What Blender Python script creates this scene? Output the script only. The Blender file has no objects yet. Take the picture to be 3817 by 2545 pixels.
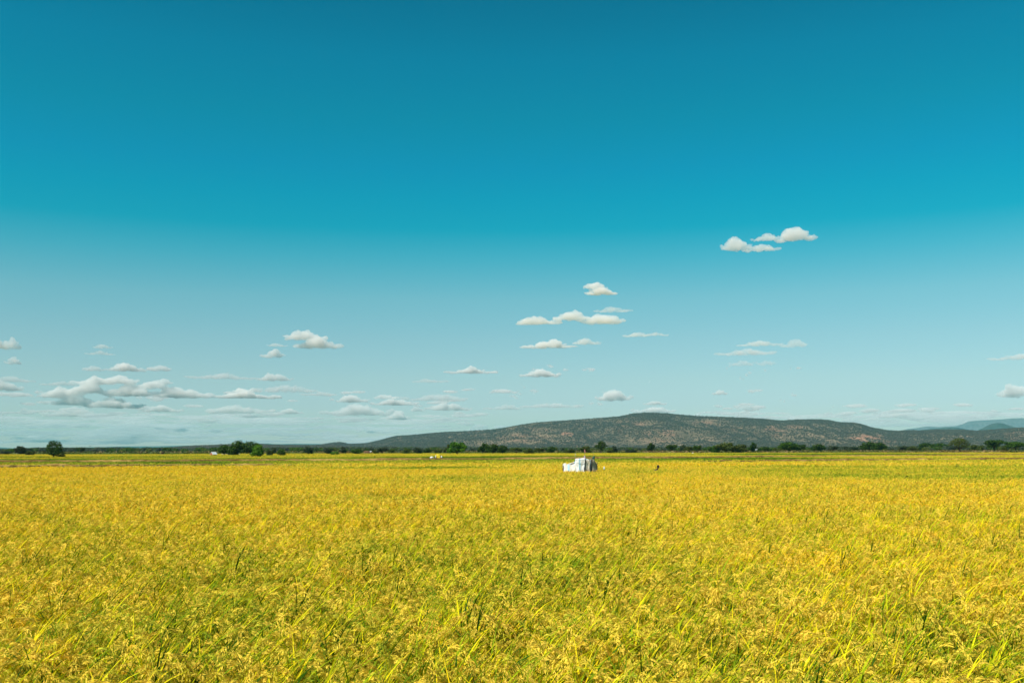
import bpy, bmesh, math, random
import numpy as np
from mathutils import Vector, Matrix, Euler
R = math.radians
scene = bpy.context.scene
col = scene.collection

# ------------------------------------------------------------------ camera
F = 3711.0; CX = 1908.5; CY = 1272.5          # photograph's pixels
EYE = Vector((0.0, 0.0, 2.3))
PITCH = 6.20; ROLL = 0.10
cam_d = bpy.data.cameras.new('camera'); cam = bpy.data.objects.new('camera', cam_d); col.objects.link(cam)
cam_d.sensor_width = 36.0; cam_d.lens = 36.0 * F / 3817.0
cam_d.clip_start = 0.1; cam_d.clip_end = 400000.0
CM = Euler((R(90 + PITCH), 0, 0)).to_matrix() @ Matrix.Rotation(R(-ROLL), 3, 'Z')
cam.matrix_world = Matrix.Translation(EYE) @ CM.to_4x4()
scene.camera = cam
CMn = np.array(CM)

# ------------------------------------------------------------------ light
SUN_EL = 50.0
SUN_AZ = 228.0                                # compass-like, clockwise from +Y: from the left, a little behind the camera
sdir = Vector((math.sin(R(SUN_AZ)) * math.cos(R(SUN_EL)), math.cos(R(SUN_AZ)) * math.cos(R(SUN_EL)), math.sin(R(SUN_EL))))
sl = bpy.data.lights.new('sun', 'SUN'); sl.energy = 4.8; sl.angle = R(0.53); sl.color = (1.0, 0.95, 0.86)
so = bpy.data.objects.new('sun', sl); col.objects.link(so)
so.rotation_euler = sdir.to_track_quat('Z', 'Y').to_euler()
so.location = (0, 0, 50)

w = bpy.data.worlds.new('World'); scene.world = w; w.use_nodes = True
nt = w.node_tree; nt.nodes.clear()
out = nt.nodes.new('ShaderNodeOutputWorld'); bg = nt.nodes.new('ShaderNodeBackground')
sky = nt.nodes.new('ShaderNodeTexSky'); sky.sky_type = 'NISHITA'; sky.sun_disc = False
sky.sun_elevation = R(SUN_EL); sky.sun_rotation = R(SUN_AZ)
sky.altitude = 800; sky.air_density = 1.0; sky.dust_density = 0.6; sky.ozone_density = 1.6
# grade of the sky by elevation (the teal of the photograph's sky)
tc = nt.nodes.new('ShaderNodeTexCoord'); sx = nt.nodes.new('ShaderNodeSeparateXYZ')
nt.links.new(tc.outputs['Generated'], sx.inputs[0])
mr = nt.nodes.new('ShaderNodeMapRange'); mr.inputs['From Min'].default_value = 0.0; mr.inputs['From Max'].default_value = 0.5
nt.links.new(sx.outputs['Z'], mr.inputs['Value'])
cr = nt.nodes.new('ShaderNodeValToRGB'); nt.links.new(mr.outputs[0], cr.inputs[0])
SKY_GRADE = [(0.0, (0.8371, 0.8513, 0.9146)), (0.0888, (0.7279, 0.8265, 0.8794)), (0.1388, (0.7352, 0.8598, 0.826)), (0.2188, (0.6685, 0.9039, 0.8169)), (0.2984, (0.5376, 0.9653, 0.8318)), (0.3773, (0.2239, 0.9637, 0.8464)), (0.4357, (0.0297, 0.9254, 0.8334)), (0.4934, (0.015, 0.9226, 0.8599)), (0.5502, (0.015, 0.8945, 0.8779)), (0.6424, (0.015, 0.891, 0.8198)), (0.7486, (0.015, 0.8575, 0.8244)), (0.8362, (0.015, 0.7585, 0.7428)), (1.0, (0.1, 0.68265, 0.66852))]
GR = SKY_GRADE
GRADE = GR
cr.color_ramp.elements[0].position = GRADE[0][0]; cr.color_ramp.elements[0].color = (*GRADE[0][1], 1)
cr.color_ramp.elements.remove(cr.color_ramp.elements[1])
for p_, c_ in GRADE[1:]:
    e_ = cr.color_ramp.elements.new(p_); e_.color = (*c_, 1)
vm = nt.nodes.new('ShaderNodeVectorMath'); vm.operation = 'MULTIPLY'
nt.links.new(sky.outputs[0], vm.inputs[0]); nt.links.new(cr.outputs[0], vm.inputs[1])
nt.links.new(vm.outputs[0], bg.inputs[0]); bg.inputs[1].default_value = 0.10
nt.links.new(bg.outputs[0], out.inputs[0])

scene.view_settings.view_transform = 'Standard'; scene.view_settings.look = 'None'
scene.view_settings.exposure = 0.25; scene.view_settings.gamma = 1.0
cy = scene.cycles
cy.max_bounces = 14; cy.diffuse_bounces = 3; cy.glossy_bounces = 2; cy.transmission_bounces = 4
cy.volume_bounces = 12; cy.transparent_max_bounces = 8
cy.use_denoising = True
HAZE = 0.000042

# ------------------------------------------------------------------ helpers
rng = np.random.default_rng(7)
random.seed(5)

def ray(u, v):
    d = CM @ Vector(((u - CX) / F, (CY - v) / F, -1.0))
    return d.normalized()
def at_z(u, v, z=0.0):
    d = ray(u, v); t = (z - EYE.z) / d.z
    return EYE + d * t
def at_D(u, v, D):
    d = ray(u, v); return EYE + d * (D / math.hypot(d.x, d.y))
def base(u, D):                               # ground point in the column u at distance D
    p = at_D(u, 1678, D); return Vector((p.x, p.y, 0))
def proj(X, Y, Z):
    P = np.stack([X - EYE.x, Y - EYE.y, Z - EYE.z], -1) @ CMn
    d = -P[..., 2]
    return CX + F * P[..., 0] / d, CY - F * P[..., 1] / d
def vh(u):
    return 1272.5 + F * math.tan(R(PITCH)) - (u - CX) * math.tan(R(ROLL))

def hsh(ix, iy, s):
    n = (ix.astype(np.int64) * 374761393 + iy.astype(np.int64) * 668265263 + s * 974634777) & 0xffffffff
    n = ((n ^ (n >> 13)) * 1274126177) & 0xffffffff
    return ((n ^ (n >> 16)) & 0xffff) / 65535.0
def vnoise(x, y, s=0):
    ix = np.floor(x); iy = np.floor(y); fx = x - ix; fy = y - iy
    fx = fx * fx * (3 - 2 * fx); fy = fy * fy * (3 - 2 * fy)
    a = hsh(ix, iy, s); b = hsh(ix + 1, iy, s); c = hsh(ix, iy + 1, s); d = hsh(ix + 1, iy + 1, s)
    return (a * (1 - fx) + b * fx) * (1 - fy) + (c * (1 - fx) + d * fx) * fy
def fbm(x, y, s=0, o=4):
    r = 0; a = 0.5; t = 0
    for k in range(o):
        r = r + a * vnoise(x * 2 ** k, y * 2 ** k, s + k); t += a; a *= 0.5
    return r / t

def mesh_np(name, V, Q, mats, cols=None, smooth=False, matidx=None, attrs=None):
    """V (n,3), Q (m,4) quads or (m,3) tris"""
    me = bpy.data.meshes.new(name)
    V = np.asarray(V, np.float32); Q = np.asarray(Q, np.int32)
    k = Q.shape[1] if len(Q) else 4
    me.vertices.add(len(V)); me.vertices.foreach_set('co', V.ravel())
    if len(Q):
        me.loops.add(Q.size); me.loops.foreach_set('vertex_index', Q.ravel())
        me.polygons.add(len(Q)); me.polygons.foreach_set('loop_start', np.arange(0, Q.size, k, dtype=np.int32))
        if matidx is not None: me.polygons.foreach_set('material_index', np.asarray(matidx, np.int32))
        me.polygons.foreach_set('use_smooth', np.full(len(Q), smooth))
    me.update(calc_edges=True)
    if cols is not None:
        a = me.attributes.new('col', 'FLOAT_COLOR', 'POINT')
        c = np.ones((len(V), 4), np.float32); c[:, :3] = cols; a.data.foreach_set('color', c.ravel())
    for n_, (ty, arr) in (attrs or {}).items():
        a = me.attributes.new(n_, ty, 'POINT')
        a.data.foreach_set('vector' if ty == 'FLOAT_VECTOR' else 'value', np.asarray(arr, np.int32 if ty == 'INT' else np.float32).ravel())
    for m_ in (mats if isinstance(mats, (list, tuple)) else [mats]): me.materials.append(m_)
    return me
def link(name, me, parent=None):
    o = bpy.data.objects.new(name, me); col.objects.link(o)
    if parent: o.parent = parent
    return o
def tag(o, label=None, cat=None, group=None, kind=None):
    if label: o['label'] = label
    if cat: o['category'] = cat
    if group: o['group'] = group
    if kind: o['kind'] = kind
    return o
def empty(name, loc, rz=0.0, sc=(1, 1, 1)):
    o = bpy.data.objects.new(name, None); col.objects.link(o)
    o.location = loc; o.rotation_euler = (0, 0, rz); o.scale = sc; o.empty_display_size = 0.5
    return o
def copy_tree(o, parent=None):
    c = o.copy(); col.objects.link(c); c.parent = parent
    for ch in [x for x in bpy.data.objects if x.parent == o]: copy_tree(ch, c)
    return c

class MB:
    """collects quads / tris for one mesh"""
    def __init__(s): s.v = []; s.f = []
    def add(s, vs, fs):
        b = len(s.v); s.v += [tuple(x) for x in vs]; s.f += [tuple(i + b for i in q) for q in fs]
    def box(s, c, d, rz=0, rx=0, ry=0):
        m = Euler((rx, ry, rz)).to_matrix(); c = Vector(c)
        vs = [c + m @ Vector((x * d[0] / 2, y * d[1] / 2, z * d[2] / 2)) for x in (-1, 1) for y in (-1, 1) for z in (-1, 1)]
        s.add(vs, [(0, 1, 3, 2), (4, 6, 7, 5), (0, 4, 5, 1), (2, 3, 7, 6), (0, 2, 6, 4), (1, 5, 7, 3)])
    def tube(s, pts, rs, n=8, cap=True):
        pts = [Vector(p) for p in pts]; rings = []
        b = len(s.v)
        for i, p in enumerate(pts):
            t = (pts[min(i + 1, len(pts) - 1)] - pts[max(i - 1, 0)]).normalized()
            a = t.cross(Vector((0.13, 0.98, 0.1))).normalized()
            if a.length < 0.1: a = t.cross(Vector((1, 0, 0))).normalized()
            bb = t.cross(a)
            for k in range(n):
                an = 2 * math.pi * k / n
                s.v.append(tuple(p + (a * math.cos(an) + bb * math.sin(an)) * rs[i]))
        for i in range(len(pts) - 1):
            for k in range(n):
                s.f.append((b + i * n + k, b + i * n + (k + 1) % n, b + (i + 1) * n + (k + 1) % n, b + (i + 1) * n + k))
        if cap:
            s.f.append(tuple(b + k for k in range(n))[::-1]); s.f.append(tuple(b + (len(pts) - 1) * n + k for k in range(n)))
    def ell(s, c, r, n=12, m=8, fn=None):
        b = len(s.v)
        for i in range(m + 1):
            th = math.pi * i / m
            for k in range(n):
                ph = 2 * math.pi * k / n
                d = Vector((math.sin(th) * math.cos(ph), math.sin(th) * math.sin(ph), math.cos(th)))
                q = 1.0 if fn is None else fn(d)
                s.v.append((c[0] + d.x * r[0] * q, c[1] + d.y * r[1] * q, c[2] + d.z * r[2] * q))
        for i in range(m):
            for k in range(n):
                s.f.append((b + i * n + k, b + (i + 1) * n + k, b + (i + 1) * n + (k + 1) % n, b + i * n + (k + 1) % n))
    def mesh(s, name, m, smooth=False):
        me = bpy.data.meshes.new(name); me.from_pydata(s.v, [], s.f); me.update()
        bm = bmesh.new(); bm.from_mesh(me); bmesh.ops.remove_doubles(bm, verts=bm.verts, dist=1e-5)
        bmesh.ops.recalc_face_normals(bm, faces=bm.faces); bm.to_mesh(me); bm.free()
        me.polygons.foreach_set('use_smooth', [smooth] * len(me.polygons))
        me.materials.append(m); return me
    def build(s, name, m, parent=None, smooth=False): return link(name, s.mesh(name, m, smooth), parent)

# ------------------------------------------------------------------ materials
def newmat(name):
    m = bpy.data.materials.new(name); m.use_nodes = True; n = m.node_tree; n.nodes.clear()
    o = n.nodes.new('ShaderNodeOutputMaterial'); return m, n, o
def N(n, t, **k):
    x = n.nodes.new(t)
    for a, b in k.items(): setattr(x, a, b)
    return x
def noise_node(n, scale, detail=4, rough=0.6, coord='pos', stretch=None):
    t = N(n, 'ShaderNodeTexNoise'); t.inputs['Scale'].default_value = scale; t.inputs['Detail'].default_value = detail
    t.inputs['Roughness'].default_value = rough
    if coord == 'pos': g = N(n, 'ShaderNodeNewGeometry').outputs['Position']
    else: g = N(n, 'ShaderNodeTexCoord').outputs['Object']
    if stretch:
        mp = N(n, 'ShaderNodeMapping'); mp.inputs['Scale'].default_value = stretch; n.links.new(g, mp.inputs[0]); g = mp.outputs[0]
    n.links.new(g, t.inputs['Vector']); return t
def ramp(n, src, stops):
    r = N(n, 'ShaderNodeValToRGB'); n.links.new(src, r.inputs[0])
    el = r.color_ramp.elements
    el[0].position = stops[0][0]; el[0].color = (*stops[0][1], 1); el[1].position = stops[-1][0]; el[1].color = (*stops[-1][1], 1)
    for p, c in stops[1:-1]:
        e = el.new(p); e.color = (*c, 1)
    return r
def mixc(n, fac, a, b, blend='MIX'):
    x = N(n, 'ShaderNodeMix', data_type='RGBA', blend_type=blend)
    for s, i in ((fac, 0), (a, 6), (b, 7)):
        if isinstance(s, (int, float)): x.inputs[i].default_value = s
        elif isinstance(s, tuple): x.inputs[i].default_value = (*s, 1)
        else: n.links.new(s, x.inputs[i])
    return x.outputs[2]
def mat_simple(name, c, rough=0.8, vary=0.25, scale=6.0, coord='obj', bump=0.0, metal=0.0, trans=0.0):
    m, n, o = newmat(name)
    t = noise_node(n, scale, 5, 0.6, coord)
    lo = tuple(x * (1 - vary) for x in c); hi = tuple(min(1, x * (1 + vary)) for x in c)
    r = ramp(n, t.outputs[0], [(0.3, lo), (0.7, hi)])
    p = N(n, 'ShaderNodeBsdfPrincipled'); n.links.new(r.outputs[0], p.inputs['Base Color'])
    p.inputs['Roughness'].default_value = rough; p.inputs['Metallic'].default_value = metal
    p.inputs['Specular IOR Level'].default_value = 0.3
    if bump:
        b = N(n, 'ShaderNodeBump'); b.inputs['Strength'].default_value = bump; n.links.new(t.outputs[0], b.inputs['Height'])
        n.links.new(b.outputs[0], p.inputs['Normal'])
    sh = p.outputs[0]
    if trans:
        tr = N(n, 'ShaderNodeBsdfTranslucent'); n.links.new(r.outputs[0], tr.inputs[0])
        mx = N(n, 'ShaderNodeMixShader'); mx.inputs[0].default_value = trans; n.links.new(sh, mx.inputs[1]); n.links.new(tr.outputs[0], mx.inputs[2]); sh = mx.outputs[0]
    n.links.new(sh, o.inputs[0]); return m

def leaf_mat(name, trans=0.35, tint_noise=0.0, rough=0.55, spec=0.25):
    """colour from the 'col' attribute of the leaf"""
    m, n, o = newmat(name)
    a = N(n, 'ShaderNodeAttribute', attribute_name='col')
    c = a.outputs['Color']
    oi = N(n, 'ShaderNodeObjectInfo')
    hv = N(n, 'ShaderNodeHueSaturation'); n.links.new(c, hv.inputs['Color'])
    mr = N(n, 'ShaderNodeMapRange'); mr.inputs['To Min'].default_value = 0.82; mr.inputs['To Max'].default_value = 1.2
    n.links.new(oi.outputs['Random'], mr.inputs[0]); n.links.new(mr.outputs[0], hv.inputs['Value'])
    p = N(n, 'ShaderNodeBsdfPrincipled'); n.links.new(hv.outputs[0], p.inputs['Base Color']); p.inputs['Roughness'].default_value = rough
    p.inputs['Specular IOR Level'].default_value = spec
    tr = N(n, 'ShaderNodeBsdfTranslucent'); n.links.new(hv.outputs[0], tr.inputs[0])
    mx = N(n, 'ShaderNodeMixShader'); mx.inputs[0].default_value = trans
    n.links.new(p.outputs[0], mx.inputs[1]); n.links.new(tr.outputs[0], mx.inputs[2]); n.links.new(mx.outputs[0], o.inputs[0])
    return m

def rice_mat():
    """'col' attribute: x = 0 leaf .. 1 grain, y = random, z = own greenness; instance attribute 'tone' = greenness of the crop there"""
    m, n, o = newmat('rice')
    a = N(n, 'ShaderNodeAttribute', attribute_name='col'); s = N(n, 'ShaderNodeSeparateXYZ'); n.links.new(a.outputs['Vector'], s.inputs[0])
    t = N(n, 'ShaderNodeAttribute', attribute_name='tone', attribute_type='INSTANCER')
    ad = N(n, 'ShaderNodeMath', operation='ADD', use_clamp=True); n.links.new(s.outputs[2], ad.inputs[0]); n.links.new(t.outputs['Fac'], ad.inputs[1])
    leaf = ramp(n, ad.outputs[0], LEAF_RAMP)
    grain = ramp(n, ad.outputs[0], GRAIN_RAMP)
    c = mixc(n, s.outputs[0], leaf.outputs[0], grain.outputs[0])
    hv = N(n, 'ShaderNodeHueSaturation'); n.links.new(c, hv.inputs['Color'])
    mr = N(n, 'ShaderNodeMapRange'); mr.inputs['To Min'].default_value = 0.7; mr.inputs['To Max'].default_value = 1.3
    n.links.new(s.outputs[1], mr.inputs[0]); n.links.new(mr.outputs[0], hv.inputs['Value'])
    p = N(n, 'ShaderNodeBsdfPrincipled'); n.links.new(hv.outputs[0], p.inputs['Base Color']); p.inputs['Roughness'].default_value = 0.6
    p.inputs['Specular IOR Level'].default_value = 0.04
    tr = N(n, 'ShaderNodeBsdfTranslucent'); n.links.new(hv.outputs[0], tr.inputs[0])
    mx = N(n, 'ShaderNodeMixShader'); mx.inputs[0].default_value = 0.22
    n.links.new(p.outputs[0], mx.inputs[1]); n.links.new(tr.outputs[0], mx.inputs[2]); n.links.new(mx.outputs[0], o.inputs[0])
    return m
LEAF_RAMP = [(0.0, (0.94, 0.57, 0.010)), (0.25, (0.88, 0.62, 0.009)), (0.5, (0.66, 0.60, 0.007)), (0.72, (0.20, 0.32, 0.006)), (1.0, (0.022, 0.085, 0.005))]
GRAIN_RAMP = [(0.0, (0.95, 0.60, 0.03)), (0.16, (0.96, 0.66, 0.09)), (0.35, (0.93, 0.67, 0.07)), (0.7, (0.42, 0.48, 0.03)), (1.0, (0.12, 0.24, 0.015))]

# ------------------------------------------------------------------ instancing of "stuff" from one mesh that carries its own clump variants
def scatter(name, protos, P, rot, scl, pid, mat, tone=None):
    """protos: list of (V, Q, cols). P points (n,3). one object, geometry nodes"""
    Vs = []; Qs = []; Cs = []; ids = []; b = 0
    for k, (V, Q, C) in enumerate(protos):
        Vs.append(V); Qs.append(Q + b); Cs.append(C); ids.append(np.full(len(V), k)); b += len(V)
    npv = b
    K = len(protos)
    Vs.append(P); Cs.append(np.zeros((len(P), 3))); ids.append(100 + pid)
    V = np.concatenate(Vs); Q = np.concatenate(Qs); C = np.concatenate(Cs); I = np.concatenate(ids)
    z = np.zeros((npv, 3)); T = np.zeros(len(V)); T[npv:] = 0 if tone is None else tone
    me = mesh_np(name, V, Q, mat, C, attrs={'pid': ('INT', I), 'rot': ('FLOAT_VECTOR', np.concatenate([z, rot])),
                                           'scl': ('FLOAT_VECTOR', np.concatenate([z, scl])), 'tone': ('FLOAT', T)})
    o = link(name, me)
    g = bpy.data.node_groups.new(name + '_nodes', 'GeometryNodeTree')
    g.interface.new_socket('Geometry', in_out='INPUT', socket_type='NodeSocketGeometry')
    g.interface.new_socket('Geometry', in_out='OUTPUT', socket_type='NodeSocketGeometry')
    gi = g.nodes.new('NodeGroupInput'); go = g.nodes.new('NodeGroupOutput'); J = g.nodes.new('GeometryNodeJoinGeometry')
    def named(nm, ty):
        x = g.nodes.new('GeometryNodeInputNamedAttribute'); x.data_type = ty; x.inputs[0].default_value = nm
        return [s for s in x.outputs if s.enabled][0]
    A = named('pid', 'INT'); Rr = named('rot', 'FLOAT_VECTOR'); S = named('scl', 'FLOAT_VECTOR')
    def sep(val):
        c = g.nodes.new('FunctionNodeCompare'); c.data_type = 'INT'; c.operation = 'EQUAL'
        ins = [s for s in c.inputs if s.enabled and s.type == 'INT']
        g.links.new(A, ins[0]); ins[1].default_value = val
        s = g.nodes.new('GeometryNodeSeparateGeometry'); s.domain = 'POINT'
        g.links.new(gi.outputs[0], s.inputs[0]); g.links.new(c.outputs[0], s.inputs[1]); return s.outputs[0]
    for k in range(K):
        pr = sep(k); pt = sep(100 + k)
        mp = g.nodes.new('GeometryNodeMeshToPoints'); g.links.new(pt, mp.inputs[0])
        ip = g.nodes.new('GeometryNodeInstanceOnPoints'); g.links.new(mp.outputs[0], ip.inputs['Points']); g.links.new(pr, ip.inputs['Instance'])
        g.links.new(Rr, ip.inputs['Rotation']); g.links.new(S, ip.inputs['Scale'])
        g.links.new(ip.outputs[0], J.inputs[0])
    g.links.new(J.outputs[0], go.inputs[0])
    md = o.modifiers.new('scatter', 'NODES'); md.node_group = g
    return o

def strips(base_, az, L, lean, droop, wid, seg, twist, r):
    """n curved blades. returns V,Q and (n) blade index of each vertex"""
    n = len(az); t = np.linspace(0, 1, seg + 1)[None, :]
    hx = lean[:, None] * t ** 1.7 * L[:, None]
    hz = L[:, None] * (t * np.sqrt(np.maximum(0.05, 1 - lean[:, None] ** 2 * 0.6)) - droop[:, None] * t ** 3)
    px = base_[:, 0:1] + np.cos(az)[:, None] * hx; py = base_[:, 1:2] + np.sin(az)[:, None] * hx; pz = base_[:, 2:3] + hz
    ww = wid[:, None] * np.minimum(1, (1.02 - t) * 2.2) * 0.5
    wa = az[:, None] + math.pi / 2 + twist[:, None] * t
    ox = np.cos(wa) * ww; oy = np.sin(wa) * ww; oz = ww * 0.35 * np.sin(twist)[:, None]
    V = np.stack([np.stack([px - ox, py - oy, pz - oz], -1), np.stack([px + ox, py + oy, pz + oz], -1)], 2)   # n,seg+1,2,3
    V = V.reshape(-1, 3)
    i = (np.arange(n)[:, None] * (seg + 1) + np.arange(seg)[None, :]) * 2
    Q = np.stack([i, i + 1, i + 3, i + 2], -1).reshape(-1, 4)
    return V, Q, np.repeat(np.arange(n), (seg + 1) * 2)

def rice_patch(size, n_leaf, n_pan, n_tall, seg, wmul, grains, r, hill=0.21, gsize=1.0):
    """a patch of rice: plants (hills) of many tillers, arching leaves and hanging panicles"""
    WIND = 0.35
    Vs = []; Qs = []; Cs = []; b = 0
    def push(V, Q, C):
        nonlocal b
        Vs.append(V); Qs.append(Q + b); Cs.append(C); b += len(V)
    m_ = max(2, int(round(size / hill)))
    gx, gy = np.meshgrid((np.arange(m_) + .5) / m_ * size - size / 2, (np.arange(m_) + .5) / m_ * size - size / 2)
    H = np.stack([gx.ravel(), gy.ravel()], -1) + r.uniform(-.36, .36, (m_ * m_, 2)) * hill
    nh = len(H); hh = r.normal(0, 0.055, nh); hg = r.normal(0, 0.10, nh)
    def pos(n, sp):
        k = r.integers(0, nh, n); off = r.normal(0, sp * hill, (n, 2))
        return k, H[k] + off, np.arctan2(off[:, 1], off[:, 0])
    # leaves
    n = n_leaf
    k, xy, oa = pos(n, .20)
    p = np.column_stack([xy, r.uniform(0.28, 0.54, n) + hh[k]])
    az = np.where(r.random(n) < 0.5, r.normal(WIND, 0.7, n), oa)
    L = r.uniform(0.28, 0.52, n); lean = r.uniform(0.3, 1.0, n); dr = r.uniform(0.0, 0.5, n) * lean
    V, Q, I = strips(p, az, L, lean, dr, r.uniform(0.007, 0.013, n) * wmul, seg, r.normal(0, 0.8, n), r)
    g = np.clip(r.beta(1.8, 2.6, n) * 0.9 + hg[k], 0, 1); g = np.where(r.random(n) < 0.14, r.uniform(0.6, 1.0, n), g)
    push(V, Q, np.stack([np.zeros(n), r.random(n), g], -1)[I])
    # flag leaves sticking up or bent over by the wind
    n = n_tall
    k, xy, oa = pos(n, .25)
    p = np.column_stack([xy, r.uniform(0.48, 0.64, n) + hh[k]])
    az = r.normal(WIND - .15, 0.5, n); L = r.uniform(0.20, 0.50, n); lean = r.uniform(0.4, 1.05, n)
    V, Q, I = strips(p, az, L, lean, r.uniform(0, 0.35, n) * lean, r.uniform(0.009, 0.015, n) * wmul, seg, r.normal(0, 0.6, n), r)
    g = np.where(r.random(n) < 0.3, r.uniform(0.7, 1.0, n), r.uniform(0.05, 0.6, n))
    push(V, Q, np.stack([np.zeros(n), r.random(n), g], -1)[I])
    # panicles
    n = n_pan; m = grains
    k, xy, oa = pos(n, .24)
    p = np.column_stack([xy, r.uniform(0.62, 0.84, n) + hh[k]])
    az = np.where(r.random(n) < .5, oa, r.normal(WIND, 0.8, n)); L = r.uniform(0.16, 0.25, n)
    t = r.uniform(0.05, 1, (n, m))
    br = r.uniform(-1, 1, (n, m)); spread = 0.030 * t * (1.3 - t) * 2.2
    hx = L[:, None] * (t * 0.8); hz = L[:, None] * (0.8 * t - 1.45 * t * t)
    px = p[:, 0:1] + np.cos(az)[:, None] * hx - np.sin(az)[:, None] * br * spread
    py = p[:, 1:2] + np.sin(az)[:, None] * hx + np.cos(az)[:, None] * br * spread
    pz = p[:, 2:3] + hz - np.abs(br) * spread * 0.8 - r.uniform(0, 0.02, (n, m))
    sl_ = 0.8 - 2.9 * t
    d = np.stack([np.cos(az)[:, None] * 0.8 + r.normal(0, 0.22, (n, m)), np.sin(az)[:, None] * 0.8 + r.normal(0, 0.22, (n, m)), sl_ - 0.3], -1)
    d /= np.linalg.norm(d, axis=-1, keepdims=True)
    q = r.normal(0, 1, (n, m, 3)); q = np.cross(d, q); q /= np.linalg.norm(q, axis=-1, keepdims=True)
    c = np.stack([px, py, pz], -1).reshape(-1, 3); d = d.reshape(-1, 3); q = q.reshape(-1, 3)
    gl = r.uniform(0.009, 0.017, (len(c), 1)) * gsize; gw = gl * 0.28
    V = np.stack([c - d * gl, c + q * gw, c + d * gl, c - q * gw], 1).reshape(-1, 3)
    Q = np.arange(len(V)).reshape(-1, 4)
    pv = np.repeat(r.random(n), m) * 0.75 + r.random(n * m) * 0.25
    pg = np.repeat(np.clip(r.normal(.1, .18, n), 0, .6), m)
    push(V, Q, np.repeat(np.stack([np.ones(n * m) * 0.94, pv, pg], -1), 4, 0))
    # stems under the panicles
    V, Q, I = strips(p - np.array([0, 0, 0.4]), az, np.full(n, 0.42), np.full(n, 0.06), np.zeros(n), np.full(n, 0.004) * wmul, 1, np.zeros(n), r)
    push(V, Q, np.stack([np.zeros(n), r.random(n), r.uniform(0.2, 0.6, n)], -1)[I])
    return np.concatenate(Vs), np.concatenate(Qs), np.concatenate(Cs)

# ------------------------------------------------------------------ ground, fields, bunds
def ground_mat():
    m, n, o = newmat('ground')
    a = noise_node(n, 0.02, 6, 0.65, 'pos', (0.25, 1, 1))
    b = noise_node(n, 0.6, 5, 0.7)
    c1 = ramp(n, a.outputs[0], [(0.30, (0.13, 0.15, 0.02)), (0.45, (0.28, 0.23, 0.04)), (0.55, (0.42, 0.28, 0.08)), (0.7, (0.16, 0.18, 0.03))])
    c2 = ramp(n, b.outputs[0], [(0.3, (0.6, 0.6, 0.6)), (0.7, (1.2, 1.2, 1.2))])
    c = mixc(n, 1.0, c1.outputs[0], c2.outputs[0], 'MULTIPLY')
    p = N(n, 'ShaderNodeBsdfPrincipled'); n.links.new(c, p.inputs['Base Color']); p.inputs['Roughness'].default_value = 1.0
    p.inputs['Specular IOR Level'].default_value = 0.0
    n.links.new(p.outputs[0], o.inputs[0]); return m
gx = np.array([-14500, -9000, -5000, -2500, -1200, -600, -300, -100, 0, 100, 300, 600, 1200, 2500, 5000, 9000, 14500.])
gy = np.array([-14500, -5000, -1000, -200, 0, 50, 100, 200, 400, 600, 800, 1000, 1500, 2500, 4000, 6000, 9000, 14500.])
GX, GY = np.meshgrid(gx, gy); nx, ny = len(gx), len(gy)
V = np.stack([GX, GY, np.zeros_like(GX)], -1).reshape(-1, 3)
ii = (np.arange(ny - 1)[:, None] * nx + np.arange(nx - 1)[None]).ravel()
tag(link('ground', mesh_np('ground', V, np.stack([ii, ii + 1, ii + nx + 1, ii + nx], -1), ground_mat())), kind='structure')

def bund_mat():
    m, n, o = newmat('dry_earth_and_straw')
    b = noise_node(n, 1.1, 6, 0.7); a = noise_node(n, 0.06, 3, 0.5)
    c1 = ramp(n, b.outputs[0], [(0.3, (0.10, 0.06, 0.02)), (0.45, (0.24, 0.15, 0.04)), (0.62, (0.46, 0.31, 0.10)), (0.75, (0.22, 0.21, 0.03))])
    c2 = ramp(n, a.outputs[0], [(0.35, (0.55, 0.5, 0.5)), (0.65, (1.15, 1.1, 1.0))])
    c = mixc(n, 1.0, c1.outputs[0], c2.outputs[0], 'MULTIPLY')
    p = N(n, 'ShaderNodeBsdfPrincipled'); n.links.new(c, p.inputs['Base Color']); p.inputs['Roughness'].default_value = 1.0
    p.inputs['Specular IOR Level'].default_value = 0.0
    n.links.new(p.outputs[0], o.inputs[0]); return m
M_BUND = bund_mat()
BUNDS = {
    'near': [(-260, 1736), (0, 1734.5), (300, 1733), (600, 1731), (770, 1729), (960, 1731), (1090, 1729)],
    'mid': [(-300, 1717), (0, 1716), (300, 1714.5), (600, 1714), (900, 1711.5), (1200, 1711), (1500, 1709.5), (1840, 1707), (2100, 1705),
            (2300, 1703), (2480, 1703), (2700, 1701), (3000, 1697.5), (3400, 1695), (3817, 1692), (4100, 1691)],
    'right': [(2620, 1715.5), (3000, 1714), (3300, 1710.5), (3500, 1710), (3700, 1708), (3817, 1708), (4100, 1707)],
}
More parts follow.
